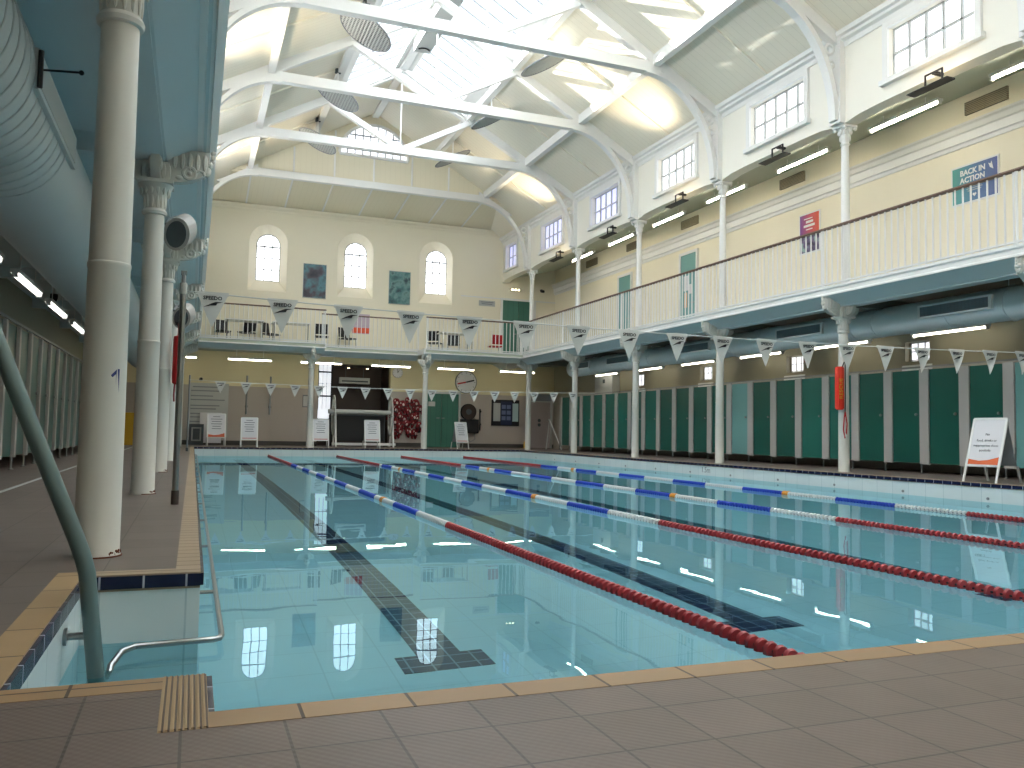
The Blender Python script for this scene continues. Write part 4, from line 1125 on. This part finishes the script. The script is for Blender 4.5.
aboard('white a-board standing in front of the grey rules board, orange stripe at its foot', (.66, 26.4, 0), .05, .5, .95, 'orange', AG)
aboard('white a-board between the two grey wall poles at the far left', (1.53, 25.15, 0), 0, .45, .84, 'plain', AG)
aboard('white a-board right of the far column near the tall narrow window', (3.56, 25.2, 0), 0, .45, .84, 'plain', AG)
aboard('white a-board in front of the dark entrance recess', (5.1, 25.2, 0), 0, .45, .84, 'plain', AG)
aboard('white a-board in front of the green double doors, turned slightly', (7.95, 25.3, 0), .25, .42, .84, 'plain', AG)

# ------------------------------------------------------------------ things along the far end
Y = YF
rb2 = thing('rules_board', 'tall pale grey rules board with dark text lines at the far left wall', 'board', (.46, Y, 0))
MB().box(-.62, .56, -.03, 0, .25, 1.92).build('panel', 'palegrey', rb2)
l = MB()
for z, a, b in ((1.78, -.5, .3), (1.66, -.55, .35), (1.5, -.55, .1), (1.38, -.55, .45), (1.2, -.55, .3), (1.1, -.55, .2), (.95, -.55, .4), (.84, -.55, .35), (.7, -.55, .1)): l.box(a, b, -.035, -.03, z, z + .035)
l.build('text_lines', 'midgrey', rb2)
lb = thing('white_board', 'blank white board leaning on the rules board', 'board', (.52, Y - .06, 0))
MB().prism([(-.1, .06), (-.08, .06), (-.02, 1.0), (-.04, 1.0)], 'yz', -.32, .32).build('panel', 'paper', lb)
bx_ = thing('crate', 'dark box with a pale framed front on the floor at the far left', 'box', (.12, Y - .2, 0))
MB().box(-.22, .2, -.16, .15, 0, .64).build('body', 'dark', bx_); f = MB().box(-.15, .13, -.175, -.16, .12, .16).box(-.15, .13, -.175, -.16, .5, .54).box(-.15, -.11, -.175, -.16, .16, .5).box(.09, .13, -.175, -.16, .16, .5); f.build('front_frame', 'palegrey', bx_)
wp = thing('wall_pole', 'left of two grey poles clipped upright to the far wall', 'pole', (1.56, Y - .04, 0))
MB().cyl((0, 0, .98), (0, 0, 2.2), .03, n=10).build('tube', 'midgrey', wp); MB().box(-.04, .04, 0, .04, 1.2, 1.25).box(-.04, .04, 0, .04, 1.9, 1.95).build('clip', 'dark', wp)
dup(wp, (2.28, Y - .04, 0), None, 'right of two grey poles clipped upright to the far wall')
sp2 = thing('wall_speaker', 'small black round speaker on the wall above the rules board', 'speaker', (.19, Y, 2.04)); MB().cyl((0, 0, 0), (0, -.12, 0), .06, .045, 12).build('body', 'black', sp2); MB().ring((0, -.12, 0), .045, .006).build('rim', 'midgrey', sp2)
nt_ = thing('wall_notice', 'small grey notice between the far column and the tall narrow window', 'notice', (3.42, Y, 1.25)); MB().box(-.12, .12, -.015, 0, 0, .4).build('sheet', 'greyink', nt_); MB().box(-.1, .1, -.018, -.015, .03, .36).build('text_lines', 'palegrey', nt_)
# tall narrow window and panel lighting in the recess
wn = struct(win_name(), MB().box(OX0, OX0 + .06, Y + .28, Y + .36, 1.2, OZ).box(OX0 + .46, OX0 + .52, Y + .28, Y + .36, 0, OZ).box(OX0 + .06, OX0 + .46, Y + .28, Y + .36, 2.42, 2.47).box(OX0 + .06, OX0 + .46, Y + .28, Y + .36, 1.62, 1.67), 'black')
MB().box(OX0 + .06, OX0 + .46, Y + .34, Y + .36, .9, OZ).build('pane', emit('entrance_pane', '#E8EDF6', .62), wn)
g = MB().box(OX0 + .19, OX0 + .2, Y + .32, Y + .34, 1.2, OZ).box(OX0 + .32, OX0 + .33, Y + .32, Y + .34, 1.2, OZ).box(OX0 + .06, OX0 + .46, Y + .32, Y + .34, 2.05, 2.06); g.build('glazing_bars', 'black', wn)
ah = thing('air_heater', 'pale grey air heater box high in the dark entrance recess', 'heater', (5.05, Y + .5, 2.1)); MB().box(-.5, .5, -.12, .12, 0, .2).build('casing', 'palegrey', ah); MB().box(-.44, .44, -.125, -.12, .05, .1).build('outlet', 'dark', ah); MB().cyl((-.3, 0, .2), (-.3, 0, .62), .01, n=6).cyl((.3, 0, .2), (.3, 0, .62), .01, n=6).build('hanger', 'dark', ah)
for x, l in ((4.95, 'left warm downlight in the dark entrance recess'), (5.6, 'right warm downlight in the dark entrance recess')):
    d_ = thing('downlight', l, 'downlight', (x, Y + 1.1, 2.67)); MB().cyl((0, 0, .05), (0, 0, 0), .06, n=14).build('rim', 'dark', d_); MB().cyl((0, 0, 0), (0, 0, -.01), .045, n=14).build('lens', 'lamp', d_)
sr = thing('rope_storage_reel', 'white and steel lane rope storage reel in front of the dark entrance recess', 'storage reel', (5.0, 26.75, 0))
MB().cyl((-1.0, 0, 1.12), (1.05, 0, 1.12), .075, n=16).build('roller', 'palegrey', sr)
MB().box(-.85, 1.2, -.04, .04, .05, .13).build('base_bar', 'white', sr)
for x in (-.82, 1.02):
    wh = MB().ring((x, 0, 1.0), .62, .025, 'x', 32); wh.v = [(a, b * .55, c) for a, b, c in wh.v]
    for k in range(6):
        a = PI * k / 6; wh.cyl((x, .33 * cos(a), 1.0 + .6 * sin(a)), (x, -.33 * cos(a), 1.0 - .6 * sin(a)), .012, n=6)
    wh.build('wheel', 'palegrey', sr)
    MB().bar((x + .05, -.3, 0), (x + .05, 0, 1.12), .05, .05, (0, 1, 0)).bar((x + .05, .3, 0), (x + .05, 0, 1.12), .05, .05, (0, 1, 0)).build('stand', 'white', sr)
rope_cover = thing('reel_cover', 'black sheet hung behind the storage reel', 'cover', (5.05, 27.1, 0)); MB().box(-.95, .85, 0, .03, .18, 1.02).build('sheet', 'black', rope_cover)
MB().tube([(-.95, .015, 1.02), (.85, .015, 1.02)], .02, 8).tube([(-.95, .015, 0), (-.95, .015, 1.02)], .018, 8).tube([(.85, .015, 0), (.85, .015, 1.02)], .018, 8).build('frame', 'dark', rope_cover)
# life jackets
def jacket(label, loc, rz_, group):
    t = thing('life_jacket', label, 'life jacket', loc, 0, group)
    m = Matrix.Rotation(rz_, 4, 'Y')
    b = MB()
    for s in (-1, 1): b.ball((s * .065, 0, -.15), (.06, .055, .17), 10, 8)
    b.ball((0, .01, -.02), (.10, .045, .06), 10, 6); b.xf(m).build('foam_body', 'darkred', t)
    MB().box(-.125, .125, -.06, .05, -.2, -.175).xf(m).build('belt', 'black', t)
    MB().ball((.02, -.06, -.12), (.035, .015, .05), 8, 6).ball((-.06, -.055, -.05), (.02, .015, .03), 8, 6).xf(m).build('patch', mat('pale_patch', '#D9C6C2', .6) if 'pale_patch' not in bpy.data.materials else bpy.data.materials['pale_patch'], t)
    MB().cyl((0, .06, .03), (0, -.02, .03), .01, n=6).build('peg', 'midgrey', t)
    return t
j0 = None; n_j = 0
rows = [(1.60, 4, -.02), (1.36, 5, .03), (1.12, 5, -.03), (.88, 5, .0), (.62, 4, -.06)]
RNM = ['top row', 'second row', 'middle row', 'fourth row', 'bottom row']
CNM = ['leftmost', 'second from the left', 'third from the left', 'fourth from the left', 'fifth from the left']
for r, (z, n, o) in enumerate(rows):
    for c in range(n):
        x = 6.73 + (c - (n - 1) / 2) * .215 + o
        lb_ = 'dark red life jacket in the %s on the far wall, %s' % (RNM[r], CNM[c])
        if j0 is None: j0 = jacket(lb_, (x, Y - .07, z), .1, 'red life jackets hanging on the far wall')
        else: dup(j0, (x + random.uniform(-.04, .04), Y - .07 - .05 * ((c + r) % 2), z + random.uniform(-.07, .07)), None, lb_).rotation_euler = (random.uniform(-.1, .1), random.uniform(-.45, .45), random.uniform(-.5, .5))
bg = thing('black_bag', 'small black bag hanging at the right of the life jackets', 'bag', (7.18, Y - .08, .5)); MB().ball((0, 0, .15), (.13, .06, .17), 12, 8).build('body', 'black', bg); MB().tube([(-.06, 0, .28), (-.04, 0, .4), (.04, 0, .4), (.06, 0, .28)], .012, 6).build('strap', 'black', bg)
# clocks
def clock(label, loc, R, name, seconds):
    t = thing(name, label, 'clock', loc)
    MB().cyl((0, 0, 0), (0, -.07, 0), R, n=40).build('face', 'paper', t)
    MB().ring((0, -.06, 0), R, R * .05, 'y', 40).build('rim', 'midgrey', t)
    tk = MB()
    for i in range(12):
        a = PI * i / 6; tk.bar((R * .78 * sin(a), -.073, R * .78 * cos(a)), (R * .9 * sin(a), -.073, R * .9 * cos(a)), R * .05, .004, (0, 1, 0))
    tk.build('minute_marks', 'greyink', t)
    if seconds:
        MB().bar((0, -.08, 0), (R * .8 * cos(.25), -.08, R * .8 * sin(.25)), .05, .006, (0, 1, 0)).build('hand', 'ink', t)
        MB().bar((0, -.085, 0), (-R * .85 * cos(.22), -.085, -R * .85 * sin(.22)), .05, .006, (0, 1, 0)).build('hand', 'red', t)
    else:
        MB().bar((0, -.08, 0), (.05, -.08, .08), .015, .006, (0, 1, 0)).build('hand', 'ink', t); MB().bar((0, -.08, 0), (-.02, -.08, .12), .012, .006, (0, 1, 0)).build('hand', 'ink', t)
    MB().cyl((0, -.07, 0), (0, -.095, 0), R * .06, n=12).build('hub', 'greyink', t)
clock('large round pace clock with red and black hands on the far wall', (8.83, Y, 2.27), .38, 'pace_clock', True)
clock('small round wall clock above the life jackets', (6.4, Y, 2.50), .17, 'wall_clock', False)
hz = thing('hose_reel', 'round dark hose reel on the far wall beside the green double doors', 'hose reel', (8.93, Y, 1.24))
MB().cyl((0, 0, 0), (0, -.14, 0), .26, n=30).build('drum', 'brown', hz); mbh = MB()
for k in range(5): mbh.ring((0, -.03 - .025 * k, 0), .265, .016, 'y', 30)
mbh.build('hose', 'black', hz); MB().cyl((0, -.14, 0), (0, -.16, 0), .1, n=20).build('hub', 'dark', hz)
cbx = thing('control_box', 'black box on the far wall below the hose reel', 'box', (8.97, Y, .5)); MB().box(-.33, .31, -.2, 0, 0, .48).build('casing', 'black', cbx); MB().box(-.28, .26, -.21, -.2, .05, .43).build('lid', mat('black_lid', '#1D1E22', .4), cbx); MB().tube([(.2, -.1, 0), (.22, -.1, -.2), (.05, -.1, -.3), (-.1, -.1, -.15), (-.05, -.1, 0)], .014, 6).build('hose_loop', 'midgrey', cbx)
wb_ = thing('wall_rail', 'black upright rail with hooks right of the hose reel', 'rail', (9.38, Y, .6)); MB().box(-.02, .02, -.04, 0, 0, .75).build('rail', 'black', wb_); MB().cyl((0, -.04, .65), (0, -.1, .67), .03, n=10).cyl((0, -.04, .2), (0, -.1, .22), .03, n=10).build('hook', 'black', wb_)
nb = thing('notice_frame', 'dark notice frame with navy poster on the far wall right', 'notice board', (10.33, Y, .78)); MB().box(-.52, .52, -.04, 0, 0, .92).build('frame', 'ink', nb)
MB().box(-.46, -.2, -.046, -.04, .16, .8).build('sheet', 'palegrey', nb); MB().box(-.18, .24, -.046, -.04, .03, .86).build('navy_poster', mat('navy_print', '#232C4C', .4), nb); MB().box(.26, .48, -.046, -.04, .16, .8).build('sheet', mat('pale_blue_print', '#A9C3C8', .5), nb)
l = MB()
for i in range(2):
    for j in range(3): l.box(-.15 + .19 * i, .0 + .19 * i, -.05, -.046, .2 + .2 * j, .34 + .2 * j)
l.build('photo_panels', mat('blue_grey_print', '#67749A', .5), nb)
ws = thing('floor_bottle', 'yellow bottle on the floor below the notice frame', 'bottle', (11.05, Y - .2, 0)); MB().lathe([(.07, 0), (.075, .02), (.075, .2), (.03, .27), (.03, .31)], 14).build('body', 'yellow', ws); MB().cyl((0, 0, .31), (0, 0, .36), .03, n=10).build('cap', 'dark', ws)
yb = thing('wet_floor_sign', 'yellow folding floor sign by the far wall, seen between the left columns', 'floor sign', (-1.72, 26.3, 0))
for s in (-1, 1): MB().prism([(s * .2, 0), (s * .23, 0), (s * .03, .92), (0, .92)], 'yz', -.25, .25).build('panel', 'yellow', yb)
MB().cyl((-.2, 0, .91), (.2, 0, .91), .02, n=8).build('hinge', 'yellow', yb)
sb_ = thing('swing_barrier', 'thin white stand leaning at the far right corner', 'stand', (11.3, 25.6, 0)); MB().cyl((-.12, 0, 1.0), (.22, -.25, 0), .02, n=8).build('leg', 'white', sb_); MB().cyl((-.12, 0, 1.0), (-.15, .2, 0), .02, n=8).build('leg', 'palegrey', sb_); MB().cyl((-.16, 0, 1.0), (-.06, 0, 1.0), .03, n=8).build('hinge', 'palegrey', sb_)
lp = thing('wall_cabinet', 'pale wall cabinet above the far right cubicles with a small dark mark', 'cabinet', (XW, 23.2, 1.76)); MB().box(-.25, 0, -.6, .6, 0, .62).build('casing', 'palegrey', lp); MB().box(-.256, -.25, -.1, .05, .38, .5).build('mark', 'dark', lp); MB().box(-.256, -.25, -.595, -.585, .02, .6).build('door_edge', 'midgrey', lp)
scm = thing('security_camera', 'small dark dome camera on the left aisle beam', 'camera', (-2.3, 16.0, 2.66)); MB().lathe([(.06, .12), (.06, .05), (.045, .0), (.02, -.03)], 14).build('dome', 'black', scm); MB().cyl((0, 0, .12), (0, 0, .28), .015, n=8).build('stem', 'palegrey', scm)

# ------------------------------------------------------------------ light
def area(name, loc, rot, sx, sy, power, col=(1, 1, 1)):
    l = bpy.data.lights.new(name, 'AREA'); l.shape = 'RECTANGLE'; l.size = sx; l.size_y = sy; l.energy = power; l.color = col
    o = bpy.data.objects.new(name, l); COL.objects.link(o); o.location = loc; o.rotation_euler = rot; return o
ang = math.atan(SL)
for s in (1, -1):
    d = SK / 2 + .05; x = XM + s * d
    area('skylight_daylight', (x, (YS + YB) / 2, rz(x) + .14), (0, s * ang, 0), SK / cos(ang), YS - YB, 480, (.93, .97, 1))
def spot(name, loc, tgt, power, size, col):
    l = bpy.data.lights.new(name, 'SPOT'); l.energy = power; l.spot_size = size; l.spot_blend = .9; l.color = col; l.shadow_soft_size = .12
    o = bpy.data.objects.new(name, l); COL.objects.link(o); o.location = loc
    o.rotation_euler = (Vector(tgt) - Vector(loc)).to_track_quat('-Z', 'Y').to_euler(); return o
for y in (8.95, 15.8, 22.4):
    spot('floodlight_beam', (9.86, y, 5.79), (8.75, y + .3, 8.2), 340, 1.05, (1, .85, .6))
    spot('floodlight_beam', (XM * 2 - 9.86, y, 5.79), (XM * 2 - 8.75, y + .3, 8.2), 340, 1.05, (1, .85, .6))
sun = bpy.data.lights.new('sun', 'SUN'); sun.energy = 18; sun.angle = .01; sun.color = (1, .96, .86)
so = bpy.data.objects.new('sun', sun); COL.objects.link(so); so.rotation_euler = Vector((1, -.85, -.28)).to_track_quat('-Z', 'Y').to_euler(); so.location = (-20, 40, 20)
W = bpy.data.worlds.new('world'); sc.world = W; W.use_nodes = True
bgn = W.node_tree.nodes['Background']; bgn.inputs[0].default_value = (.85, .93, 1, 1); bgn.inputs[1].default_value = 1.6
sc.view_settings.view_transform = 'Standard'; sc.view_settings.look = 'None'; sc.view_settings.gamma = 1; sc.view_settings.exposure = .52; sc.view_settings.use_curve_mapping = False
cy = sc.cycles
cy.max_bounces = 10; cy.diffuse_bounces = 5; cy.glossy_bounces = 5; cy.transmission_bounces = 8; cy.transparent_max_bounces = 12
cy.sample_clamp_indirect = 6; cy.use_denoising = True
